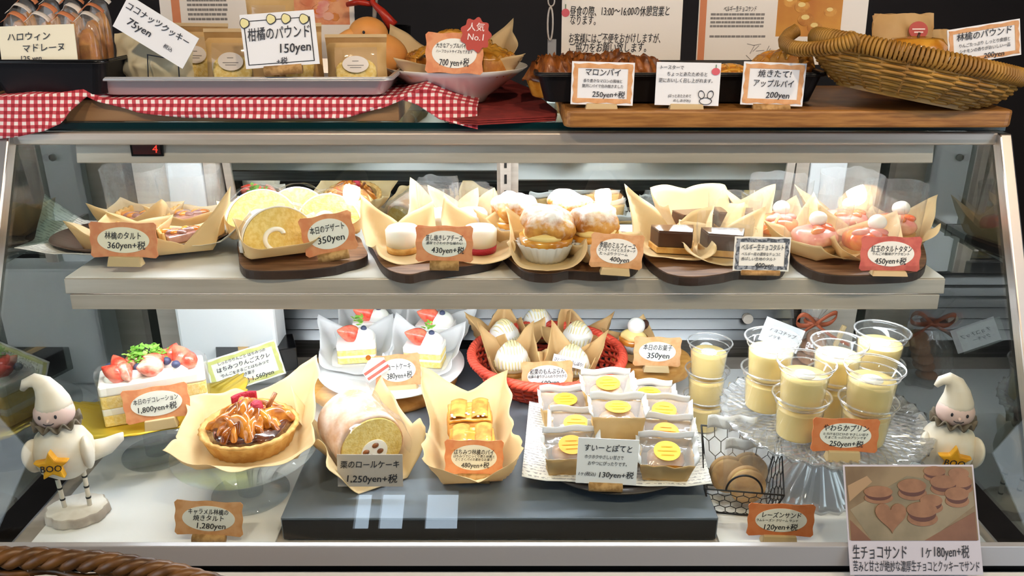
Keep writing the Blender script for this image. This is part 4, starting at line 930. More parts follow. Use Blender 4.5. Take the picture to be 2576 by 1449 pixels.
roll_slice(668, 600, 'sugared roll cake slice standing directly behind the front roll slice', R(24), .047, .040, 2)
roll_slice(830, 598, 'roll cake slice standing behind the dessert of the day card', R(10), .042, .030, 3)
roll_slice(752, 578, 'sugared roll cake slice at the back of its walnut board', R(12), .042, .030, 5)
card((842, 656), BT, 132, 100, 'orange dessert of the day card standing on a round cork', [('本日のデザート', .64, .18, .58), ('350yen', .38, .21, .5, .03)], 'plaque', 'card_orange', 'card_cream', cork='round', corkpx=(76, 24), tilt=8, roll=-9, yaw=8, oh=.38)
# cheesecakes
def cheesecake(px, py, label, rz, w=.040, h=.034, seed=0, ch=.06, berry_=False):
    P, k = onz(px, py, BT); t = thing('cheesecake', label, 'cake', (P.x, P.y, BT+.001), rz, 'wrapped slices on the upper shelf')
    MB().add(lathe([(w*.52, .001), (w*.54, h*.28), (0, h*.28)], 28)).build('biscuit_base', 'crust' if not berry_ else 'raspberry', t)
    MB().add(lathe([(w*.53, h*.28), (w*.55, h*.85), (w*.46, h*.98), (w*.2, h*1.02), (0, h*1.02)], 32, wob=lambda i, a: (1+.02*math.sin(3*a), 0))).build('white_filling', 'cream', t)
    wrap(t, w*1.35, w*1.2, .020, .038, seed=seed, corners=(.9, 1.2, .15, .1), flare=.45, wr=.006, sides=(1.3, .7, .05, .6))
    if ch: collar(t, w*1.2, w*1.2, ch, seed=seed)
    return t
cheesecake(1015, 634, 'white rare cheesecake with paper spread out at its board corner', R(15), seed=2, ch=0)
cheesecake(1105, 590, 'white rare cheesecake behind its price card, paper peaked up', R(-8), seed=5, ch=.072)
cheesecake(1208, 634, 'white rare cheesecake on a dark berry base beside the cream puffs', R(5), seed=9, ch=.0, berry_=True)
cheesecake(1188, 588, 'white rare cheesecake in a clear collar at the back of the board', R(20), seed=12, ch=.062)
card((1118, 680), BT, 144, 92, 'orange rare cheesecake card held by a dark cork', [('蒸し焼きレアチーズ', .66, .16, .58), ('濃厚でさわやかな味わい', .52, .08, .58), ('430yen+税', .33, .19, .5, .06)], 'plaque', 'card_orange', 'card_cream', cork='round', corkpx=(72, 26), tilt=10, roll=1)
# cream puffs
def cream_puff(px, py, label, seed, rz=0, s=1.0):
    P, k = onz(px, py, BT); t = thing('cream_puff', label, 'puff', (P.x, P.y, BT+.001), rz, 'cream puffs on the upper shelf'); t.scale = (s, s, s)
    MB().add(lathe_open([(.024, .0005), (.026, .004), (.036, .024)], 72, wob=lambda i, a: (1+.045*math.cos(24*a), 0))).build('paper_cup', 'wax_white', t, solid=.0004)
    MB().add(lathe([(.022, .003), (.033, .022), (.034, .030), (0, .031)], 30, wob=lambda i, a: (1+.03*math.sin(5*a+seed), 0))).build('pastry_bottom', 'pastry_gold', t)
    MB().add(blob(.030, .030, .009, .15, 60, seed, 20, 8), 0, T(0, 0, .033)).build('custard_cream', 'custard', t)
    tv, tf = blob(.035, .033, .021, .30, 55, seed+3, 30, 16)
    MB().add((tv, tf), 0, T(.002, .004, .045) @ RX(.12)).build('pastry_lid', 'pastry_dusted', t)
    wrap(t, .064, .060, .026, .026, seed=seed, corners=(1.0, 1.1, .35, .5), flare=.35, wr=.005, sides=(1, .9, .12, .9))
cream_puff(1372, 652, 'sugared cream puff in a pleated cup at the front of the walnut board', 1)
cream_puff(1492, 640, 'sugared cream puff in paper right behind the seasonal card', 2, .5, .95)
cream_puff(1302, 604, 'sugared cream puff in paper beside the cheesecakes', 3, 1.1, .95)
cream_puff(1438, 588, 'sugared cream puff in paper at the back of the board', 4, 2.2, .9)
card((1546, 690), BT+.0005, 134, 88, 'orange seasonal pastry card leaning in front of the cream puff board', [('季節のミルフィーユ', .66, .17, .60), ('さくさくパイとカスタード', .53, .09, .62), ('たっぷりクリーム', .42, .09, .5, -.06), ('400yen', .27, .17, .36, .06)], 'plaque', 'card_tan', 'card_cream', cork='block', corkpx=(76, 18), tilt=10, roll=4)
# chocolate tarts
def choc(px, py, label, rz, seed, ph=(.03, .05), cor=(1, 1.6, 1.2, .2), ch=.0):
    P, k = onz(px, py, BT); t = thing('chocolate_tart', label, 'tart', (P.x, P.y, BT+.001), rz, 'wrapped slices on the upper shelf')
    ol = [(-.028, .012), (-.020, -.014), (.022, -.018), (.028, .016)]
    MB().add(prism([(x*1.06, y*1.08) for x, y in ol], .002, .010), 0, None, False).build('crust', 'crust', t, bevel=.001)
    MB().add(prism(ol, .010, .030), 0, None, False).build('chocolate_body', 'chocolate', t, bevel=.0012)
    MB().add(prism([(x*.98, y*.98) for x, y in ol], .030, .0318), 0, None, False).build('glossy_top', 'choc_top', t)
    wrap(t, .066, .048, ph[0], ph[1], seed=seed, corners=cor, flare=.5, wr=.007, sides=(1.3, 1, .2, 1))
    if ch: collar(t, .062, .05, ch, seed=seed)
choc(1690, 634, 'dark chocolate tart slice with its cut side bared beside the paper fold', R(-4), 4, (.018, .050), (.7, 1.15, .25, .1))
choc(1815, 642, 'dark chocolate tart slice in film behind the black-edged card', R(-8), 9, (.016, .034), (1.1, .5, .3, .1), .045)
choc(1742, 590, 'dark chocolate tart slice wrapped in tall paper at the back', R(8), 14, (.040, .018), (1, 1.0, .7, .7), 0)
choc(1840, 585, 'dark chocolate tart slice wrapped near the red apple tarts', R(-10), 17, (.024, .030), (1.2, .5, .3, .4), .05)
card((1912, 693), BT+.0005, 140, 86, 'black lace edged chocolate tart card on a cork', [('ベルギー生チョコタルト', .70, .20, .76), ('ベルギー産の濃厚なチョコと', .50, .11, .70, -.02), ('香ばしい生地のタルト', .36, .11, .62, -.06), ('400yen', .18, .19, .46, .05)], 'frame', 'card_lace', 'card_cream', cork='round', corkpx=(96, 14), tilt=10, roll=1)
# apple tatin tarts
def tatin(px, py, label, rz, seed, m='apple_red', ch=.07, cor=(1, 1, .5, .5), ph=(.020, .032), bx=.0):
    P, k = onz(px, py, BT); t = thing('apple_tatin', label, 'tart', (P.x, P.y, BT+.001), rz, 'wrapped slices on the upper shelf')
    MB().add(lathe([(.027, .001), (.030, .010), (0, .010)], 28)).build('crust', 'crust', t)
    MB().add(blob(.029, .027, .014, .14, 60, seed, 24, 12, power=.85), 0, T(0, 0, .019)).build('apple_topping', m, t)
    q = MB()
    for i in range(4): q.add(blob(.012, .007, .006, .15, 70, seed+i, 12, 8), 0, T(-.010+.008*i, -.010+.006*(i % 2), .030) @ RZ(i))
    q.build('apple_slices', 'apple_pink' if m == 'apple_red' else 'apple_red', t)
    MB().add(blob(.0115, .011, .010, .08, 80, seed, 16, 10), 0, T(.007+bx, .004, .041)).build('cream_ball', 'cream', t)
    wrap(t, .068, .060, ph[0], ph[1], seed=seed, corners=cor, flare=.4, wr=.006, sides=(1, 1, .3, 1))
    if ch: collar(t, .066, .062, ch, seed=seed, flare=1.1)
tatin(1948, 600, 'red apple tatin topped with a cream ball behind the black-edged card', R(10), 3, cor=(.7, 1.3, .3, .2), ch=.080)
tatin(2045, 632, 'apple tatin half hidden in its paper between the two cards', R(35), 6, 'apple_pink', cor=(1.2, .6, .2, .8), ch=.062)
tatin(2170, 640, 'apple tatin with a cream ball behind the red plaque card', R(-5), 9, cor=(.8, 1.0, .6, .15), ch=.064, bx=.006)
tatin(2120, 590, 'apple tatin in a tall clear collar at the back of the board', R(5), 12, 'apple_pink', cor=(1, 1.3, .6, .6), ch=.082)
tatin(2240, 600, 'apple tatin in clear film at the end of the upper shelf', R(-20), 15, 'apple_pink', cor=(1.0, .6, .3, .5), ch=.07)
card((2235, 692), BT+.0005, 152, 88, 'red plaque card for the apple tatin at the shelf end', [('紅玉のタルトタタン', .64, .19, .60), ('りんごの酸味がアクセント', .50, .08, .54), ('450yen+税', .30, .20, .46)], 'plaque', 'card_red', 'card_cream', cork='block', corkpx=(90, 12), tilt=12, roll=1)
# ---------------------------------------------------------------- lower deck, things from the strawberry cake across
DZ = DECK+.003
def acrylic_stand(px, py, zt, rt, rb_, label):
    """clear cake stand; px,py the centre of its foot"""
    P, k = onz(px, py, DZ); h = zt-DZ
    t = thing('cake_stand', label, 'cake stand', P, 0, 'clear acrylic cake stands')
    MB().add(lathe([(0, 0), (rb_, 0), (rb_, .003), (0, .003)], 56)).build('foot', 'acrylic', t)
    MB().add(lathe([(.016, .003), (.016, h-.004)], 24)).build('stem', 'acrylic', t)
    MB().add(lathe([(0, h-.004), (rt, h-.004), (rt, h), (0, h)], 64)).build('top_plate', 'acrylic', t)
    return P
S1 = acrylic_stand(398, 1140, .800, .096, .048, 'clear acrylic stand under the strawberry cake board')
S2 = acrylic_stand(632, 1240, .800, .092, .050, 'clear acrylic stand under the caramel apple tart')
# strawberry shortcake on a gold scalloped card
ya = R(22); G = Vector((S1.x+.014, S1.y-.004, .8005))
t = thing('gold_cake_board', 'gold scalloped card board under the strawberry cake', 'cake board', G, ya)
n = 120; ol = []
for i in range(n):
    a = 2*pi*i/n; c, s = math.cos(a), math.sin(a); x = .120*math.copysign(abs(c)**.75, c); y = .062*math.copysign(abs(s)**.55, s)
    q = 1+.018*math.cos(26*a); ol.append((x*q, y*q))
v = []; 
def zc(x, y): return .0008+.016*max(0, (abs(x)-.078)/.034)**1.5
MB().add((lambda o: ([(x, y, zc(x, y)) for x, y in o]+[(x*.68, y*.9, .0008) for x, y in o], [(i, (i+1) % n, n+(i+1) % n, n+i) for i in range(n)]+[tuple(range(n, 2*n))]))(ol)).build('gold_card', 'gold_card', t, solid=.0012)
t = thing('strawberry_cake', 'long strawberry layer cake with fruit on top, on the gold board', 'cake', G+Vector((0, 0, .0022)), ya)
CW_, CD_, CH_ = .134, .058, .060
for nm, z0, z1, m in (('sponge_layer', 0, .016, 'sponge'), ('cream_layer', .016, .026, 'cream'), ('sponge_layer', .026, .044, 'sponge')):
    q = MB().add(prism(rrect(CW_-.001, CD_-.001, .003), z0, z1), 0, None, False); q.build(nm, m, t, bevel=.001)
MB().add(prism(rrect(CW_, CD_, .004), .044, CH_), 0, None, False).build('cream_topping', 'cream', t, bevel=.003)
q = MB()
for i in range(8): q.add(blob(.010, .009, .007, .1, 70, i, 14, 8), 0, T(-.05+.0145*i, -.012+.02*(i % 2), CH_+.002))
q.build('piped_cream', 'cream', t)
rd = random.Random(2)
for (x, y, z, rz, ry, s, m) in ((-.046, -.010, .010, 2.6, -.4, .015, 0), (-.032, -.016, .010, -1.2, .5, .013, 1), (-.040, .006, .014, 2.0, -.6, .014, 0), (-.002, -.014, .012, 3.9, -.35, .017, 1), (.004, -.004, .018, 3.5, -.6, .012, 0), (.040, .002, .014, 2.2, -.7, .017, 0), (.050, -.006, .012, 1.4, -.2, .013, 0), (.014, .014, .013, .6, -.4, .013, 0), (.030, .018, .015, 1.2, -.5, .013, 0), (-.018, .016, .012, .3, -.3, .013, 1)):
    MB().add(berry(s*1.22), 0, T(x, y, CH_+z) @ RZ(rz) @ RY(ry)).build('strawberry', ('strawberry', 'strawberry_cut')[m], t)
for (x, y) in ((-.052, .012), (.032, -.014), (.020, .002), (-.016, -.004)): MB().add(blob(.006, .006, .0055, nu=14, nv=10), 0, T(x, y, CH_+.010)).build('blueberry', 'blueberry', t)
MB().add(sprig(5, .009, 110, .020), 0, T(-.008, .010, CH_+.013)).add(sprig(6, .008, 40, .011), 0, T(.014, .012, CH_+.012)).build('herb_leaves', 'leaf', t)
q = MB(); w2, d2, hh = CW_/2+.003, CD_/2+.003, .068
MB().add(film_collar(CW_+.006, CD_+.006, hh, 2, 1.02, 44), 0, T(0, 0, .001)).build('film_collar', 'film', t)
fr = G+Vector((math.sin(ya)*.050, -math.cos(ya)*.050, 0))
card((408, 1076), .8025, 160, 88, 'orange decoration cake card before the strawberry cake', [('本日のデコレーション', .62, .16, .60), ('1,800yen+税', .38, .20, .52)], 'plaque', 'card_orange', 'card_cream', cork='block', corkpx=(80, 26), tilt=12, roll=-5, yaw=10)
# honey apple loaf on black block with green card
P, k = onz(650, 925, PLAT)
t = thing('slate_block', 'black glossy box with a kraft band behind the yellow-green card', 'block', (P.x, P.y, PLAT+.0005), R(20))
MB().add(box(0, 0, .020, .125, .060, .040), 0, None, False).build('box_body', 'black_gloss', t, bevel=.001)
LB = Vector((P.x, P.y, PLAT+.0415))
MB().add(box(-.02, -.0005, .020, .016, .0625, .0412), 0, None, False).build('paper_band', 'kraft', t)
q = MB().add(grid(lambda u, v: Vector((-.02+(v-.5)*.03*(.4+u), -.031-.022*u, .012-.008*u+.006*math.sin(3*u))), 10, 3)); q.build('band_end', 'kraft', t, solid=.0008)
card((632, 968), PLAT+.022, 178, 92, 'yellow-green honey apple card tilted up on its black box', [('しっとりりんごと はちみつの', .82, .10, .66), ('はちみつりんごスクレ', .65, .15, .74), ('りんごをまるごとはちみつで', .48, .10, .68), ('煮込んだ焼き菓子', .34, .10, .5, -.1), ('1本(税込) 1,560yen', .17, .17, .70)], 'frame', 'card_green', 'card_cream', cork=None, tilt=16, roll=-11, yaw=20, Y=LB.y-.056)
# caramel apple tart
P = Vector((S2.x+.006, S2.y+.010, .8005))
t = thing('caramel_tart', 'round glossy caramel apple tart in waxed paper with two raspberries', 'tart', P, R(12))
MB().add(lathe([(.052, .001), (.060, .022), (.063, .026), (.058, .028), (.055, .022), (0, .020)], 60, wob=lambda i, a: (1+.015*math.cos(30*a), 0))).build('tart_shell', 'crust', t)
rd = random.Random(7)
for i in range(24):
    ring_ = 0 if i < 12 else 1 if i < 20 else 2; a = (i*2*pi/12 if ring_ == 0 else i*2*pi/8+.3)+rd.uniform(-.15, .15); rr = (.040, .021, .007)[ring_]
    L1 = .026*rd.uniform(.85, 1.15); H1 = .029*rd.uniform(.85, 1.15); bd_ = rd.uniform(.004, .009)
    def sl(u, v): th = pi*u; return Vector((L1*math.cos(th)*(1-.25*v), bd_*math.sin(th)*(1-v)*2-.004*v, H1*v*(.35+.65*math.sin(th))))
    MB().add(grid(sl, 10, 4), 0, T(rr*math.cos(a), rr*math.sin(a), .026+.006*ring_) @ RZ(a+pi/2+rd.uniform(-.5, .5)) @ RX(-R(48 if ring_ == 0 else 38)+rd.uniform(-.25, .25))).build('apple_slice', ('caramel', 'caramel_light', 'caramel_light')[i % 3], t, solid=.010, sub=1)
MB().add(lathe([(.054, .022), (.045, .029), (.02, .033), (0, .034)], 40, wob=lambda i, a: (1+.05*math.sin(5*a+i), 0))).build('caramel_glaze', 'glaze_dark', t)
for x, y, z in ((-.004, .000, .052), (.012, -.004, .052)): MB().add(blob(.0085, .0085, .0095, .10, 420, 3, 22, 16), 0, T(x, y, z)).build('raspberry', 'raspberry', t)
MB().add(grid(lambda u, v: Vector((.025*math.cos(1.2+u*1.4), .010+.025*math.sin(1.2+u*1.4), .044+.012*v)), 12, 3)).build('apple_skin', 'raspberry', t, solid=.002)
MB().add(tube([(.022, 0, .042), (.036, .008, .064)], .003, 8)).build('cinnamon_stick', 'pastry_dark', t)
wrap(t, .118, .112, .026, .036, seed=21, corners=(1.35, .3, .8, .4), flare=.38, wr=.012, base=.52, n=40, sides=(1.2, .9, .6, 1.1))
card((527, 1366), DZ, 170, 92, 'tan caramel apple tart card on a cork, on the bare white board', [('キャラメル林檎の', .70, .16, .52), ('焼きタルト', .52, .16, .40), ('1,280yen', .30, .20, .46, .04)], 'plaque', 'card_tan', 'card_cream', cork='round', corkpx=(80, 26), tilt=12, roll=3)
# whole chestnut roll cake
A = onz(942, 1196, PLAT)[0]; Bp = Vector((-.228, .975+.012, PLAT)); ax = (Bp-A); L_ = ax.length; rz = math.atan2(ax.y, ax.x)-pi/2
t = thing('chestnut_roll_cake', 'whole sugared chestnut roll cake lying in waxed paper and film', 'cake', A+Vector((0, 0, .001)), rz)
r = .043; n = 30; arch = [(r*math.cos(2*pi*i/n), r*.94+r*.94*math.sin(2*pi*i/n)) for i in range(n)]
MB().add(vprism([(x*.97, z) for x, z in arch], .0, L_), 0, T(0, 0, .001), False).build('sponge', 'crumb', t)
def skin(u, v):
    a = u*2*pi; e = 1-.10*max(0, (v-.9)/.1)**2; return Vector((r*1.0*e*math.cos(a), .003+v*(L_-.002), r*.96+r*.965*e*math.sin(a)+.001))+Vector((nz((a, v*5, 0), 1.4, 3), 0, nz((a, v*5, 0), 1.4, 5)))*.0015
MB().add(grid(skin, 44, 14)).build('sugared_skin', 'sugar', t, solid=.003)
MB().add(vprism([(x*.42+.002, .018+z*.42) for x, z in arch], -.0014, .004), 0, None, False).build('cream_core', 'cream', t)
q = MB()
for i, (x, z) in enumerate(((-.010, .038), (.004, .044), (.010, .034), (-.004, .030))): q.add(blob(.005, .003, .004, .2, 90, i, 10, 8), 0, T(x, -.001, z))
q.build('chestnut_bits', 'pastry_dark', t)
def rp(a, b):
    u, v = a*2-1, b; x = u*.072; s = max(0, (abs(x)-.034)/.038); z = .0008+.055*s**1.1*(1+.25*math.sin(v*9+u)); y = -.030+v*(L_+.055); p = Vector((x*(1-.10*s), y, z+.030*max(0, (v-.86)/.14)))
    return p+Vector((nz(p, 30, 3), nz(p, 30, 5), nz(p, 30, 8)))*.007*(s+.05)
MB().add(grid(rp, 30, 24)).build('wax_paper', 'wax_paper', t, solid=.0005)
def rf(u, v): a = -.35+u*(pi+.7); p = Vector((r*1.16*math.cos(a), -.012+v*(L_+.035), r*.96+r*1.14*math.sin(a))); return p+Vector((nz(p, 45, 3), 0, nz(p, 45, 8)))*.006
MB().add(grid(rf, 30, 14)).build('film_wrap', 'film', t)
card((932, 1224), PLAT, 164, 84, 'grey unbordered chestnut roll cake card at the roll cake end', [('栗のロールケーキ', .70, .26, .90), ('1,250yen+税', .26, .30, .86, .03)], 'rect', face='card_grey', cork=None, tilt=12, roll=0, yaw=0, Y=A.y-.046)
# wooden round and white plate of shortcakes
P, k = onz(985, 925, PLAT+.030); 
o = MB().add(lathe([(0, 0), (.118, 0), (.122, .005), (.122, .015), (.118, .020), (0, .020)], 56)).build('round_board', 'wood_pale'); o.location = (P.x-.018, P.y+.015, PLAT+.0005); tag(o, 'round pale wooden board beneath the white plate of shortcakes', 'board')
SP_ = Vector((P.x, P.y, PLAT+.0215))
t = thing('white_plate', 'round white porcelain plate of strawberry shortcakes', 'plate', SP_)
MB().add(lathe([(0, .002), (.06, .002), (.063, 0), (.068, .002), (.100, .010), (.116, .014), (.116, .016), (.098, .013), (.066, .006), (0, .006)], 64)).build('plate_body', 'porcelain', t)
def shortcake(px, py, label, rz, seed, s=1.0):
    z = SP_.z+.009; P, k = onz(px, py, z); t = thing('shortcake', label, 'cake', (P.x, P.y, z), rz, 'strawberry shortcakes on the white plate'); t.scale = (s,)*3
    ol = [(-.034, .004), (.026, -.024), (.030, .024)]; ol2 = []
    ol = rrect(.062, .042, .004)
    for nm, z0, z1, m in (('sponge_layer', .001, .011, 'sponge'), ('cream_layer', .011, .015, 'cream'), ('sponge_layer', .015, .024, 'sponge')): MB().add(prism([(x*.985, y*.985) for x, y in ol], z0, z1), 0, None, False).build(nm, m, t, bevel=.0008)
    MB().add(prism(ol, .024, .035), 0, None, False).build('cream_topping', 'cream', t, bevel=.002)
    MB().add(blob(.019, .018, .016, .08, 60, seed, 18, 10), 0, T(.011, 0, .039)).build('cream_dollop', 'cream', t)
    MB().add(berry(.0205), 0, T(-.012, -.004, .048) @ RZ(3.6) @ RY(-.45)).build('strawberry', 'strawberry', t)
    MB().add(blob(.005, .005, .005, nu=12, nv=8), 0, T(.013, -.003, .054)).build('blueberry', 'blueberry', t)
    MB().add(sprig(seed, .012, 12), 0, T(.006, .004, .058)).build('mint_leaf', 'leaf', t)
    wrap(t, .074, .058, .026, .030, 'wax_white', seed=seed, corners=(1, 1.2, .3, .2), flare=.45, wr=.006, sides=(1, .9, .15, .9))
shortcake(900, 902, 'strawberry shortcake at the front of the white plate, nearer the roll cake', R(8), 3)
shortcake(938, 848, 'strawberry shortcake at the back of the white plate, nearer the carton', R(4), 6)
shortcake(1070, 912, 'strawberry shortcake at the front of the white plate, nearer the red basket', R(-8), 9)
shortcake(1098, 858, 'strawberry shortcake at the back of the white plate, nearer the red basket', R(-12), 12)
t = card((1006, 982), SP_.z+.006, 118, 82, 'orange shortcake card with a drawn cake slice on the white plate', [('ショートケーキ', .62, .20, .52), ('380yen+税', .34, .22, .48, .03)], 'plaque', 'card_orange', 'card_cream', cork='block', corkpx=(96, 14), tilt=14, roll=-5)
_, k = onz(1006, 982, SP_.z); M = RY(R(-5)) @ T(-52*k, -.0025, 70*k) @ RX(-R(14)) @ RY(R(-30)); b = MB(); w = 66*k
b.add(vprism([(-w*.5, -w*.35), (w*.4, -w*.35), (w*.5, w*.12), (-w*.5, w*.12)], 0, .001), 0, M, False)
for zz in (-.22, .0): b.add(box(0, -.0002, w*zz, w*.95, .0006, w*.11), 1, M, False)
b.add(vprism([(-w*.5, w*.12), (w*.5, w*.12), (w*.05, w*.40)], 0, .001), 0, M, False).add(vprism(circ(w*.10, w*.10, 14, w*.02, w*.44), -.0004, .0006), 2, M, False)
b.build('cake_slice_drawing', ['card_cream', 'card_red', 'caramel'], t)
# honey apple pie
P, k = onz(1182, 1140, PLAT)
for j, yy in enumerate((-.034, .034)):
    y = 0; t = thing('honey_apple_pie', ('golden glazed honey apple pie at the front of the paper boat, behind its card', 'golden glazed honey apple pie at the back of the paper boat, below the white plate')[j], 'pie', (P.x-yy*math.sin(R(6)), P.y+yy*math.cos(R(6)), P.z+.002), R(6), 'honey apple pies in the paper boat')
    MB().add(blob(.032, .029, .019, .08, 50, j+2, 26, 14, power=.6), 0, T(.002, y, .026)).build('pastry_body', 'pastry', t)
    MB().add(grid(lambda u, v: Vector((.002+(u*2-1)*.029, y+(v*2-1)*.026, .0445+.004*math.sin(pi*u)*math.sin(pi*v)+.0020*math.sin(u*7+j)*math.sin(pi*v)+.002*nz((u*4, v*4, j), 1, 3)-.010*max(0, abs(u*2-1)-.8)-.010*max(0, abs(v*2-1)-.8))), 22, 18)).build('glazed_top', 'pastry_gold', t, solid=.003)
    for i in range(2): MB().add(grid(lambda u, v: Vector((-.026+.030*i+.022*u+.004*v, y-.024+.048*v, .0475+.0035*math.sin(pi*u))), 8, 8)).build('pastry_flap', 'pastry', t, solid=.002)
    q = MB(); rdd = random.Random(j)
    for i in range(14): q.add(blob(.0020, .0016, .001, nu=8, nv=6), 0, T(rdd.uniform(-.024, .024), y-.020+rdd.uniform(-.006, .008), .0505))
    q.build('sugar_grains', 'cream', t)
o = MB().add(paper(.078, .145, .036, .034, seed=31, corners=(.9, 1.3, 1.1, 1.0), flare=.45, wr=.010, n=34, base=.54, sides=(1.2, 1, .8, 1))).build('wax_paper', 'wax_paper', None, solid=.0004); o.location = (P.x, P.y, P.z+.001); o.rotation_euler = (0, 0, R(6)); tag(o, 'waxed paper boat holding two honey apple pies', 'paper')
card((1192, 1214), PLAT, 148, 92, 'orange honey apple pie card on a stamped cork before the pies', [('はちみつ林檎のパイ', .66, .15, .60), ('はちみつでじっくり煮た林檎と', .54, .08, .62), ('さくさくパイの素朴なお菓子', .45, .08, .56), ('480yen+税', .29, .17, .42, .02)], 'plaque', 'card_orange', 'card_cream', cork='round', corkpx=(80, 26), tilt=12, roll=1)
# ---------------------------------------------------------------- red basket of mont blancs
P, k = onz(1376, 892, PLAT+.045); RB = Vector((P.x, P.y, PLAT+.0005))
t = thing('red_basket', 'round coral red wicker basket of chestnut cakes', 'basket', RB)
ra = 190*k
weave(ra*.74, ra*.70, ra*.97, ra*.93, .044, 9, 44, .0028, .006, .0026, z0=.003).build('woven_wall', 'wicker_red', t)
stakes_mb(ra*.74, ra*.70, ra*.97, ra*.93, .046, 44, .0022, .006).build('stakes', 'wicker_red', t)
MB().add(prism(circ(ra*.75, ra*.71, 48), 0, .003), 0, None, False).build('base', 'wicker_red', t)
rope_rim(ra, ra*.96, .046, .0042, 22, 4, 220).build('twisted_rim', 'wicker_red', t)
o = MB().add(grid(lambda a, b: ((a-.5)*ra*1.25, (b-.5)*ra*1.2, .006+.020*max(0, math.hypot(a-.5, b-.5)*2-.6)+.003*nz((a, b, 0), 6, 3)), 24, 24)).build('newsprint_sheet', 'newsprint', None, solid=.0005); o.location = RB; tag(o, 'printed newsprint sheet lining the red wicker basket', 'paper')
def montblanc(dx, dy, label, seed, rz, s=1.0):
    t = thing('mont_blanc', label, 'cake', RB+Vector((dx, dy, .012+.004)), rz, 'chestnut cakes in the red basket'); t.scale = (s,)*3
    MB().add(lathe([(.020, .001), (.026, .016), (0, .016)], 26)).build('tart_base', 'crust', t)
    MB().add(lathe([(.027, .014), (.029, .022), (.024, .038), (.013, .052), (0, .056)], 30)).build('cream_dome', 'cream', t)
    q = MB()
    for i in range(13):
        x = -.027+.0045*i; hw = math.sqrt(max(.00001, .0285**2-x*x)); pts = []
        for m in range(15):
            u = -1+m/7; y = u*hw; rr = math.hypot(x, y)/.029; pts.append((x, y, .0165+.041*(1-rr**1.7)**.75 if rr < 1 else .0165))
        q.add(tube(pts, .0021, 6))
    q.build('chestnut_strands', 'chestnut', t)
    wrap(t, .060, .058, .034, .036, 'wax_kraft', seed=seed, corners=(1.0, 1.1, .7, .8), flare=.35, wr=.007, sides=(1, 1, .40, 1))
dx_ = lambda px, py: onz(px, py, RB.z+.018)[0]-Vector((RB.x, RB.y, RB.z+.018))
for i, (px, py, lb, rz) in enumerate(((1352, 845, 'chestnut strand cake at the very back of the red basket', .3), (1268, 880, 'chestnut strand cake at the back of the red basket, nearer the shortcakes', .8), (1452, 885, 'chestnut strand cake at the back of the red basket, nearer the wooden round', -.5), (1288, 938, 'chestnut strand cake at the front of the red basket, nearer the shortcakes', .2), (1438, 948, 'chestnut strand cake at the front of the red basket behind the small slip', -.3))):
    d = dx_(px, py); montblanc(d.x, d.y, lb, i*3+1, rz, 1.0)
card((1378, 985), RB.z+.020, 130, 78, 'orange chestnut cake card tucked inside the red basket rim', [('和栗のもんぶらん', .66, .18, .60), ('和栗の香りがふんわりひろがる', .50, .10, .66), ('600yen', .30, .18, .40, .05)], 'plaque', 'card_tan', 'card_cream', cork=None, tilt=16, roll=-2)
card((1428, 922), RB.z+.045, 82, 24, 'narrow white slip stuck on a chestnut cake in the basket', [('ひとつひとつ手しぼり!', .5, .48, .9)], 'rect', face='card_white', cork=None, tilt=20, roll=14, Y=RB.y+onz(1438, 948, RB.z+.018)[0].y-RB.y-.036)
# small round board with one little cake
P, k = onz(1637, 893, PLAT+.030)
o = MB().add(prism([(x, y) for x, y in circ(.066, .056, 40)], 0, .0295), 0, None, True).build('round_board', 'wood_pale', bevel=.006); o.location = (P.x, P.y, PLAT+.0005); tag(o, 'small round thick wooden board behind the stacked puddings', 'board')
C1 = onz(1592, 880, PLAT+.030)[0]
t = thing('small_cake', 'little round cake with a white cream ball on the small wooden board', 'cake', C1, .4, None)
MB().add(lathe_open([(.019, .0), (.026, .016)], 60, wob=lambda i, a: (1+.04*math.cos(20*a), 0))).build('paper_cup', 'wax_white', t, solid=.0004)
MB().add(lathe([(.018, .001), (.024, .016), (.024, .024), (0, .026)], 26)).build('cake_body', 'caramel_light', t)
MB().add(blob(.022, .021, .010, .2, 70, 4, 18, 10), 0, T(0, 0, .026)).build('pistachio_cream', 'custard', t)
MB().add(blob(.0145, .0145, .014, nu=20, nv=12), 0, T(.004, .0, .043)).build('cream_ball', 'cream', t)
MB().add(blob(.013, .004, .010, .1, 70, 4, 14, 8), 0, T(.024, .012, .036)).build('chocolate_leaf', 'chocolate', t)
wrap(t, .056, .052, .016, .022, 'wax_kraft', seed=44, corners=(1.2, .8, .1, .3), flare=.3, sides=(1, 1, .1, .6))
card((1650, 934), PLAT+.030, 120, 76, 'orange little sweets card with a pale holder on the small wooden board', [('本日のお菓子', .64, .19, .54), ('350yen', .38, .23, .48, .02)], 'plaque', 'card_tan', 'card_cream', cork='block', corkpx=(66, 16), tilt=12, roll=2, oh=.33)
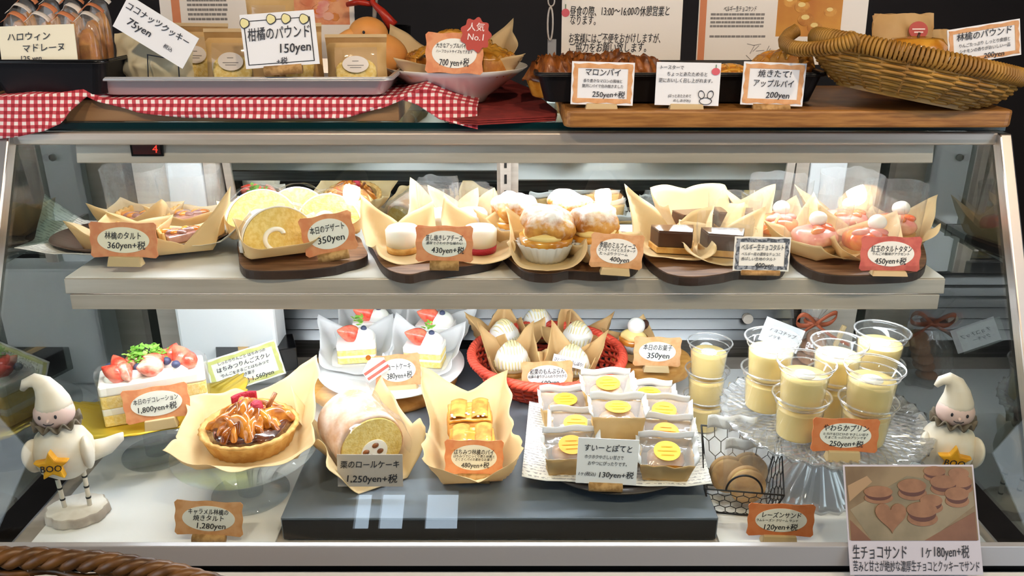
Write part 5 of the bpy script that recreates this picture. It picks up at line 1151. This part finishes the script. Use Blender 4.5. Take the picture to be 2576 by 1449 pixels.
# sweet potato packs on a dark plate
P, k = onz(1540, 1130, PLAT+.012); DP = Vector((P.x, P.y, PLAT+.0005)); rd_ = .114
t = thing('dark_plate', 'round dark grey plate of wrapped sweet potato cakes', 'plate', DP)
MB().add(lathe([(0, .002), (.055, .002), (.058, 0), (.062, .002), (.090, .012), (rd_, .018), (rd_, .020), (.088, .015), (.06, .006), (0, .006)], 60)).build('plate_body', 'plate_dark', t)
o = MB().add(grid(lambda a, b: Vector(((a-.5)*.235, (b-.5)*.19, .021+.016*max(0, abs(a-.5)*2-.72)*1.5+.0028*nz((a*3, b*3, 0), 2, 5))), 30, 24)).build('newsprint_sheet', 'newsprint', None, solid=.0005); o.location = DP; o.rotation_euler = (0, 0, R(-4)); tag(o, 'creased newsprint sheet on the dark plate of sweet potato cakes', 'paper')
def potato_pack(px, py, dz, label, rz, rx, seed, w=.066, d=.048, h=.034, st='sticker_yellow'):
    z = DP.z+.024+dz; P, k = onz(px, py, z+h*.55); t = thing('sweet_potato_pack', label, 'packet', (P.x, P.y, z), rz, 'wrapped sweet potato cakes on the dark plate', rx)
    tw, td = w*.50, d*.42
    lo = [(-w*.42, -d*.42, 0), (w*.42, -d*.42, 0), (w*.42, d*.42, 0), (-w*.42, d*.42, 0)]; hi = [(-tw, -td, h), (tw, -td, h), (tw, td, h), (-tw, td, h)]
    def wall(s):
        def f(u, v):
            i = s; a, b = Vector(lo[i]), Vector(lo[(i+1) % 4]); c, e = Vector(hi[i]), Vector(hi[(i+1) % 4]); q = a.lerp(b, u).lerp(c.lerp(e, u), v)
            return q+Vector((nz(q, 70, seed), nz(q, 70, seed+1), nz(q, 70, seed+2)*(v*(1-v)*3)))*.0045*(4*u*(1-u)+.2)
        return f
    q = MB().add((lo, [(3, 2, 1, 0)]), 0, None, False)
    for s in range(4): q.add(grid(wall(s), 8, 6))
    q.build('kraft_sides', 'kraft', t, solid=.0006)
    MB().add(blob(w*.36, d*.32, h*.40, .08, 60, seed, 20, 10, power=.8), 0, T(0, 0, h*.50)).build('potato_cake', 'pastry_gold', t)
    ft = lambda u, v: Vector(((u*2-1)*tw*1.0, (v*2-1)*td*1.02, h+.0035*math.sin(pi*u)*math.sin(pi*v)+.002*nz((u*5, v*5, seed), 1, seed)))
    MB().add(grid(ft, 12, 10)).build('film_top', 'film_milky', t)
    q = MB()
    for s in (-1, 1): q.add(grid(lambda u, v: Vector((s*(tw*(.98+.16*v)), (u*2-1)*td*(1-.1*v), h+.010*v*(1 if s > 0 else .6)+.0025*math.sin(u*14+seed))), 14, 3))
    q.add(grid(lambda u, v: Vector(((u*2-1)*tw*1.05, td*(1+.05*v), h+.012*v+.002*math.sin(u*9+seed))), 14, 3))
    q.build('crimped_edge', 'wax_white', t, solid=.0005)
    ov = [(x, y+.0, h+.0052-.9*(x*x+y*y)/.06*.06) for x, y in circ(.0165, .0145, 26)]
    s = MB().add((ov, [tuple(range(26))]), 0, T(0, -.002, 0), False).build('sticker', st, t)
    q = MB()
    for i in range(3): q.add(box(0, -.002+(i-1)*.006, h+.0058, (.016, .024, .014)[i], .0011, .0002), 0, None, False)
    q.build('sticker_print', 'sticker_orange', s)
pk = [(1420, 1028, 0, 'sweet potato packet at the back of the dark plate, beside the upright newsprint', .05, .15), (1630, 1012, 0, 'sweet potato packet at the back of the dark plate, near the pudding stack', -.05, .15), (1448, 1080, .004, 'sweet potato packet in the middle row, beside the newsprint edge', -.06, .3), (1668, 1046, .004, 'sweet potato packet tilted in the back row below the wooden round', -.15, .32), (1672, 1098, .006, 'sweet potato packet in the middle row on the pudding side', -.12, .35), (1432, 1128, .006, 'sweet potato packet at the front, just beside the handwritten card', .08, .4), (1672, 1142, .006, 'sweet potato packet at the front edge on the wire basket side', -.06, .42), (1545, 1120, 0, 'sweet potato packet hidden behind the handwritten card', 0, .2)]
for i, (px, py, dz, lb, rz, rx) in enumerate(pk): potato_pack(px, py, dz, lb, rz, rx, i*3, st='sticker_yellow' if i not in (4, 5) else 'sticker_orange')
potato_pack(1525, 985, .034, 'sweet potato packet on top of the pile, nearest the red basket', .06, .22, 40)
potato_pack(1552, 1055, .036, 'sweet potato packet on top of the pile, kraft side facing out', -.02, .05, 44, h=.036)
card((1522, 1235), DP.z+.022, 152, 118, 'grey-white handwritten sweet potato card on a cork at the plate front', [('すいーとぽてと', .80, .17, .78), ('ホクホクやさしい甘さで', .60, .10, .64, -.06), ('おやつにぴったりです。', .46, .10, .64), ('1ヶ(税込)', .22, .10, .28, -.32), ('130yen+税', .22, .17, .58, .16)], 'rect', face='card_white', cork='round', corkpx=(84, 24), tilt=12, roll=3)
# ---------------------------------------------------------------- puddings
def pudding(loc, label, s=1.0, cream=True, rot=0):
    t = thing('pudding_cup', label, 'pudding', loc, rot, 'custard puddings in clear cups'); t.scale = (s,)*3
    MB().add(lathe_open([(0, 0), (.0245, 0), (.0255, .002), (.0295, .046), (.0315, .047), (.0325, .052), (.0318, .054), (.0345, .0545), (.0348, .0565), (.0330, .057)], 44)).build('cup', 'cup_clear', t)
    MB().add(tube([(.0346*math.cos(a), .0346*math.sin(a), .0558) for a in [i*2*pi/44 for i in range(44)]], .0013, 8, True)).add(tube([(.0308*math.cos(a), .0308*math.sin(a), .0468) for a in [i*2*pi/44 for i in range(44)]], .0008, 6, True)).build('rim', 'cup_rim', t)
    MB().add(lathe([(0, .001), (.0238, .001), (.0248, .003), (.0276, .037), (.0272, .038), (0, .038)], 40)).build('custard', 'custard', t)
    if cream: MB().add(lathe([(.0125, .0375), (.0118, .0400), (0, .0408)], 24)).build('cream_dot', 'cream', t)
    return t
PS = onz(1766, 1072, DZ)[0]
nm = ('lowest', 'middle', 'topmost')
for i in range(3): pudding(PS+Vector((0, 0, .0005+.0445*i)), '%s custard pudding of the tall stack beside the cut glass stand' % nm[i], .93, i == 2, i)
# cut-glass stand
P = onz(2045, 1222, DZ)[0]; zt = ony(2070, 1052, P.y)[0].z; kk = ony(2070, 1052, P.y)[1]; xc = ony(2070, 1052, P.y)[0].x
CG = Vector((xc, P.y, DZ)); H_ = zt-DZ; Rg = 252*kk
t = thing('cut_glass_stand', 'wide cut glass cake stand of custard puddings', 'cake stand', CG)
wb = lambda i, a: (1+.012*math.cos(36*a+(i % 2)*pi), .0022*math.cos(36*a))
MB().add(lathe_open([(.0, H_-.004), (.020, H_-.005), (.05, H_-.006), (.08, H_-.005), (Rg*.86, H_-.002), (Rg, H_+.004), (Rg*1.005, H_+.006), (Rg*.99, H_+.007), (Rg*.86, H_+.002), (.07, H_-.001), (0, H_)], 144, wob=lambda i, a: (1, 0) if i in (0, 9, 10) else wb(i, a))).build('top_plate', 'cut_glass', t)
q = MB()
for j in range(60):
    a = 2*pi*j/60
    for (ra_, rb2, tw) in ((Rg*.50, Rg*.93, .35), (Rg*.50, Rg*.93, -.35)): q.add(tube([((lerp(ra_, rb2, u))*math.cos(a+tw*u), (lerp(ra_, rb2, u))*math.sin(a+tw*u), H_+.0018+.003*u*u) for u in (0, .33, .66, 1)], .0012, 4), 0, None, False)
q.build('cut_pattern', 'cut_glass', t)
MB().add(lathe_open([(.016, H_-.006), (.018, H_*.72), (.030, H_*.42), (.052, H_*.14), (.062, .004), (.062, 0)], 72, wob=lambda i, a: (1+.05*math.cos(18*a)*(.4+.1*i), 0))).build('foot', 'cut_glass', t, solid=.002)
CG2 = zt+.0035
for (px, py, lb) in ((1922, 1022, 'behind the wire basket side of the cut glass stand'), (2003, 1092, 'at the front of the cut glass stand'), (2085, 1036, 'in the middle of the cut glass stand'), (2168, 1106, 'behind the soft pudding card'), (2190, 1002, 'at the back nearest the bird')):
    p = onz(px, py, CG2)[0]
    for i in range(2): pudding(p+Vector((0, 0, .0445*1.0*i)), '%s pudding cup of the pair %s' % (('lower', 'upper')[i], lb), 1.0, i == 1, i*.5+px)
card((2118, 1158), zt+.001, 168, 88, 'deep orange soft pudding card on the cut glass stand front', [('やわらかプリン', .72, .19, .60), ('とろける口どけの やさしい甘さ', .54, .08, .64), ('たまごたっぷりのプリンです', .44, .08, .58), ('250yen+税', .26, .19, .46, .02)], 'plaque', 'card_deep', 'card_cream', cork='block', corkpx=(86, 28), tilt=12, roll=2)
# gift bag tied with ribbon behind
P, k = onz(1985, 905, DZ)
t = thing('gift_bag', 'clear cellophane gift bag tied with a brown ribbon behind the puddings', 'bag', (P.x, 1.235, DZ), R(8))
zn = ony(2000, 808, 1.235)[0].z-DZ
MB().add(lathe_open([(.004, .001), (.036, .004), (.042, zn*.35), (.036, zn*.65), (.010, zn*.97), (.007, zn), (.016, zn+.02), (.030, zn+.05)], 40, wob=lambda i, a: (1+.12*math.sin(7*a+i)+.06*math.sin(13*a), 0))).build('cellophane', 'film', t)
for i in range(5): MB().add(blob(.018, .018, .006, .05, 60, i, 18, 8), 0, T(-.012+.006*i, .004*(i % 2), .012+.016*i) @ RX(.2*i)).build('cookie', 'cocoa', t)
q = MB().add(tube([(.011*math.cos(a), .011*math.sin(a), zn) for a in [i*pi/10 for i in range(20)]], .003, 6, True))
for s in (-1, 1):
    q.add(grid(lambda u, v: Vector((s*.034*math.sin(pi*u), -.012-.006*math.sin(2*pi*u), zn+.022*u*(1-u)*2+.012*math.sin(2*pi*u)+(v-.5)*.008)), 16, 2))
    q.add(grid(lambda u, v: Vector((s*.058*u, -.012-.012*u, zn-.036*u-.012*math.sin(pi*u)*s*.3+(v-.5)*.006)), 12, 2))
q.build('ribbon', 'ribbon', t, solid=.0008)
MB().add(box(.012, -.020, zn-.012, .007, .006, .038), 0, RY(.3), False).build('wooden_peg', 'holder', t, bevel=.001)
card((1955, 872), DZ+.06, 108, 62, 'white handwritten tag clipped on the ribboned gift bag', [('チョコチップ', .60, .20, .74), ('クッキー', .34, .18, .44, -.1)], 'rect', face='card_white', cork=None, tilt=16, roll=22, Y=1.195)
# wire basket of raisin sandwiches
P, k = onz(1868, 1292, DZ)
WBs = Vector((P.x, P.y+.026, DZ+.0005))
t = thing('wire_basket', 'black chicken-wire basket of raisin sandwich packets', 'basket', WBs, R(-8))
bw, bd, fh_, bh_ = .046, .030, .040, .088
lo = [(-bw*.8, -bd, .001), (bw*.8, -bd, .001), (bw*.8, bd, .001), (-bw*.8, bd, .001)]; hi = [(-bw*1.05, -bd*1.25, fh_), (bw*1.05, -bd*1.25, fh_), (bw*1.1, bd*1.2, bh_), (-bw*1.1, bd*1.2, bh_)]
q = MB()
for c in (lo, hi): q.add(tube(c, .0014, 8, True))
for a, b in zip(lo, hi): q.add(tube([a, b], .0013, 8))
q.add(tube([(.022*math.cos(a), -bd*1.25, fh_+.024*math.sin(a)) for a in [i*pi/16 for i in range(17)]], .0013, 8))
q.build('frame', 'wire_black', t)
q = MB()
for i in range(4):
    a, b, c, d = Vector(lo[i]), Vector(lo[(i+1) % 4]), Vector(hi[i]), Vector(hi[(i+1) % 4]); f = lambda u, v: a.lerp(b, u).lerp(c.lerp(d, u), v)
    nx, ny = (6, 4) if i % 2 == 0 else (4, 5)
    for r_ in range(ny):
        for m in range(nx):
            o = .5*(r_ % 2); pts = [((m+o)/nx, r_/ny), ((m+o+.5)/nx, (r_+.35)/ny), ((m+o+.5)/nx, (r_+1)/ny)]
            q.add(tube([f(min(1, u), v) for u, v in pts], .0006, 4)); 
            if (m+o-.5) >= 0: q.add(tube([f((m+o)/nx, r_/ny), f((m+o-.5)/nx, (r_+.35)/ny)], .0006, 4))
q.build('wire_mesh', 'wire_black', t)
def sandwich_pack(x, y, z, h, w, label, rz, rx):
    t = thing('sandwich_packet', label, 'packet', WBs+Vector((x, y, z)), rz, 'raisin sandwich packets in the wire basket', rx)
    for yy in (-.006, .006): MB().add(lathe([(0, -.003), (.022, -.003), (.0235, -.001), (.0235, .001), (.022, .003), (0, .003)], 36), 0, T(0, yy, .028) @ RX(pi/2)).build('biscuit', 'sponge_biscuit', t)
    MB().add(lathe([(0, -.003), (.0205, -.003), (.0205, .003), (0, .003)], 30), 0, T(0, 0, .028) @ RX(pi/2)).build('raisin_cream', 'custard', t)
    f = lambda u, v, s: Vector(((u-.5)*w, s*.012*max(.03, math.sin(pi*min(.06+v*.94, 1)))**.6*(math.sin(pi*u)**.5 if 0 < u < 1 else 0), v*h))+Vector((nz((u, v, s), 5, 1), nz((u, v, s), 6, 2), nz((u, v, s), 6, 3)))*.003
    MB().add(grid(lambda u, v: f(u, v, -1), 14, 16)).add(grid(lambda u, v: f(u, v, 1), 14, 16)).build('clear_bag', 'film', t)
    MB().add(grid(lambda u, v: Vector(((u-.5)*w*1.0, -.002+.004*math.sin(u*12), h*(.86+.16*v))), 12, 3)).build('white_header', 'wax_white', t, solid=.0006)
mat('sponge_biscuit', 'E2BC88', .7, var='D4A872', vs=60, bump=.2)
sandwich_pack(.006, -.012, .004, .092, .062, 'raisin sandwich packet at the front of the wire basket behind the handle loop', .05, -.10)
sandwich_pack(-.012, .010, .004, .108, .062, 'raisin sandwich packet standing tall at the back of the wire basket', -.05, -.14)
sandwich_pack(.018, .018, .004, .098, .060, 'raisin sandwich packet at the back of the wire basket by the glass foot', .1, -.16)
card((1958, 1366), DZ, 168, 86, 'deep orange raisin sandwich card before the wire basket', [('レーズンサンド', .66, .17, .52), ('ラムレーズン クリーム サンド', .50, .08, .56, -.06), ('120yen+税', .30, .20, .46)], 'plaque', 'card_deep', 'card_cream', cork='block', corkpx=(90, 24), tilt=12, roll=2)
# photo sign stuck on the glass
c4 = [ong(2143, 1172, .020), ong(2470, 1168, .020)]
w = (c4[1]-c4[0]).length; hB = ong(2306, 1446, .020); hT = (c4[0]+c4[1])/2; h = (hB-hT).length
t = thing('photo_sign', 'photo sign of chocolate sandwich cookies stuck on the front glass', 'sign', hB, 0, None, 0)
upv = (hT-hB).normalized(); tl = math.atan2(upv.y, upv.z); t.rotation_euler = (-tl, 0, 0)
MB().add(box(0, 0, h/2, w, .0008, h), 0, None, False).build('sheet', 'card_lilac', t) if mat('card_lilac', 'BDBBC6', .5) else None
zb = h*(1-(1362-1172)/276); mat('photo_brown', '847458', .5, var='66543C', vs=14); mat('photo_table', '6C4A36', .5, var='7A5640', vs=20); mat('photo_plate', '6E6650', .5, var='8A8068', vs=16); mat('photo_cookie', '8A6448', .5, var='7C583E', vs=60); mat('photo_cookie_light', '9A8060', .5); mat('photo_choc', '4E2C22', .5)
q = MB(); H1 = h-.002; W1 = w-.004
X = lambda px: (px-2306)/327*w; Z = lambda py: h*(1-(py-1172)/274)
q.add(box(0, -.0008, (zb+H1)/2, W1, .0004, H1-zb), 0, None, False); q.build('photo_ground', 'photo_brown', t)
q = MB()
q.add(vprism([(X(2150), Z(1310)), (X(2200), Z(1362)), (X(2150), Z(1362))], -.0012, -.001), 1, None, False)
q.add(vprism([(X(2330), Z(1362)), (X(2462), Z(1290)), (X(2462), Z(1362))], -.0012, -.001), 1, None, False)
q.add(vprism([(X(2152), Z(1285)), (X(2200), Z(1362)), (X(2340), Z(1362)), (X(2462), Z(1275)), (X(2462), Z(1225)), (X(2300), Z(1200))], -.00115, -.001), 2, None, False)
q.add(vprism([(X(2150), Z(1225)), (X(2200), Z(1200)), (X(2212), Z(1215)), (X(2152), Z(1265))], -.0012, -.001), 4, None, False)
def ck(cx, cy, rx, ry, dz, n=22):
    for j, (m, o) in enumerate(((3, ry*1.1), (5, ry*.55), (3, 0))): q.add(vprism(circ(rx*(1, .9, 1)[j], ry, n, X(cx), Z(cy)-o), -.0014-dz-j*.00002, -.001), m, None, False)
mm = w/327
for i, (cx, cy, rx, ry) in enumerate(((2430, 1194, 26, 14), (2370, 1188, 28, 12), (2434, 1214, 28, 15), (2390, 1215, 34, 16), (2225, 1240, 36, 14), (2310, 1225, 36, 17), (2420, 1245, 30, 16), (2355, 1262, 28, 15), (2330, 1285, 38, 19))): ck(cx, cy, rx*mm, ry*mm, i*.00008)
hr = [(16*math.sin(a)**3, 13*math.cos(a)-5*math.cos(2*a)-2*math.cos(3*a)-math.cos(4*a)) for a in [i*2*pi/40 for i in range(40)]]
q.add(vprism([(X(2252)+x*2.3*mm*1.05, Z(1300)+z*2.5*mm) for x, z in hr], -.0024, -.001), 3, None, False)
q.build('cookie_picture', ['photo_brown', 'photo_table', 'photo_plate', 'photo_cookie', 'photo_cookie_light', 'photo_choc'], t)
q = MB(); write(q, '生チョコサンド', X(2218), Z(1391), .0165, .060, -.0012); write(q, '1ヶ180yen+税', X(2380), Z(1389), .0150, .052, -.0012); write(q, '苦みと甘さが絶妙な濃厚生チョコとクッキーでサンド', 0, Z(1425), .0125, w*.95, -.0012)
q.build('lettering', 'ink', t)
# ---------------------------------------------------------------- birds in nightcaps
def bird(px, py, label, rz, s=1.0, dx=0, tz=0):
    P, k = onz(px, py, DZ); P.x += dx
    t = thing('bird_figurine', label, 'figurine', P, rz, 'ceramic birds in nightcaps'); t.scale = (s,)*3
    MB().add(lathe([(.036, 0), (.038, .003), (.037, .012), (.036, .013)], 60, 1, .82, wob=lambda i, a: (1+.03*math.sin(9*a)+.02*math.sin(17*a), 0))).build('bark_slice', 'birch', t)
    MB().add(lathe([(.0355, .0125), (.0345, .0140), (0, .0140)], 60, 1, .82, wob=lambda i, a: (1+.03*math.sin(9*a)+.02*math.sin(17*a), 0))).build('wood_face', 'birch_top', t)
    for x in (-.014, .016):
        l = MB().add(tube([(x, 0, .013), (x*1.1, .0, .066)], .0028, 10)).build('leg', 'ceramic', t); q = MB()
        for z in (.026, .042, .057): q.add(tube([(x*(1+.1*(z-.013)/.053), 0, z-.0012), (x*(1+.1*(z-.013)/.053), 0, z+.0012)], .0032, 10))
        q.build('black_band', 'black', l)
    MB().add(lathe([(0, .060), (.016, .062), (.030, .074), (.036, .092), (.035, .106), (.028, .120), (.018, .130), (.014, .136), (0, .138)], 40, 1, .86)).build('body', 'ceramic', t)
    for s_ in (-1, 1):
        v, f = blob(.008, .018, .024, .05, 40, 3, 16, 12); MB().add((v, f), 0, T(s_*.030, -.008, .096) @ RZ(s_*.35) @ RX(.35)).build('wing', 'ceramic', t)
    MB().add(tube([(.026, .010, .086), (.046, .014, .090), (.062, .016, .100), (.066, .016, .106)], [.014, .011, .006, .001], 14), 0, RZ(tz)).build('tail', 'ceramic', t)
    hd = MB().add(blob(.023, .021, .020, 0, nu=26, nv=16), 0, T(0, -.002, .150)).build('head', 'ceramic_pink', t)
    for x in (-.009, .009): MB().add(blob(.0016, .0014, .0026, nu=10, nv=8), 0, T(x, -.0215, .154)).build('eye', 'ink', hd)
    MB().add(tube([(-.006, -.0226, .146), (-.003, -.0232, .1445), (.003, -.0232, .1445), (.006, -.0226, .146)], .0006, 6)).build('smile', 'ink', hd)
    MB().add(tube([(0, -.021, .150), (0, -.026, .149)], [.003, .0006], 10)).build('beak', 'ceramic_pink', hd)
    MB().add(tube([(0, 0, .154), (0, 0, .164), (-.002, 0, .176), (-.007, 0, .188), (-.015, -.001, .194), (-.024, -.002, .191), (-.029, -.003, .183)], [.0215, .0195, .0155, .0115, .0085, .006, .003], 20)).build('nightcap', 'ceramic', t)
    def ruff(u, v): a = u*2*pi; r = .013+.015*v; return Vector((r*math.cos(a), r*.92*math.sin(a), .134+.004*v+.0055*v*math.sin(11*a)))
    MB().add(grid(ruff, 88, 4)).build('ruff', 'ruff', t, solid=.002)
    st = [((.021 if i % 2 == 0 else .010)*math.cos(pi/2+i*pi/5), .097+(.021 if i % 2 == 0 else .010)*math.sin(pi/2+i*pi/5)) for i in range(10)]
    so = MB().add(vprism(st, -.0405, -.030), 0, RX(0), False).build('star', 'star_yellow', t, bevel=.002)
    q = MB(); write(q, 'BOO', 0, .096, .0125, .024, -.0411, wave=0); q.build('star_lettering', 'ink', so)
bird(172, 1296, 'ceramic bird in a nightcap beside the strawberry cake, whole on its bark slice', R(8), 1.0, .013)
bird(2356, 1276, 'ceramic bird in a nightcap half hidden behind the cookie photo sign', R(-14), .95, -.004, R(95))
# brown basket outside at the front
t = thing('floor_basket', 'large dark brown wicker basket in front of the case', 'basket', (-.50, .455, .62), 0)
hB_ = ony(40, 1412, .655)[0].z-.62
rxB, ryB = .37, .205
zf = lambda a: -.020*math.cos(a-.3)
b = weave(.24, .15, rxB, ryB, hB_, 20, 60, .0042, .01, .0035, 200); b.build('woven_wall', 'wicker_brown', t)
stakes_mb(.24, .15, rxB, ryB, hB_, 60, .0035, .01).build('stakes', 'wicker_brown', t)
MB().add(prism(circ(.245, .155, 48), -.005, .002), 0, None, False).build('base', 'wicker_brown', t)
rope_rim(rxB, ryB, hB_, .0062, 40, 3, 360).build('twisted_rim', 'wicker_brown', t)
tag(MB().add(box(-.50, .455, .31-.0045, .5, .32, .60), 0, None, False).build('basket_stand', 'wood_raw'), 'plain wooden stand under the large brown basket', 'stand')
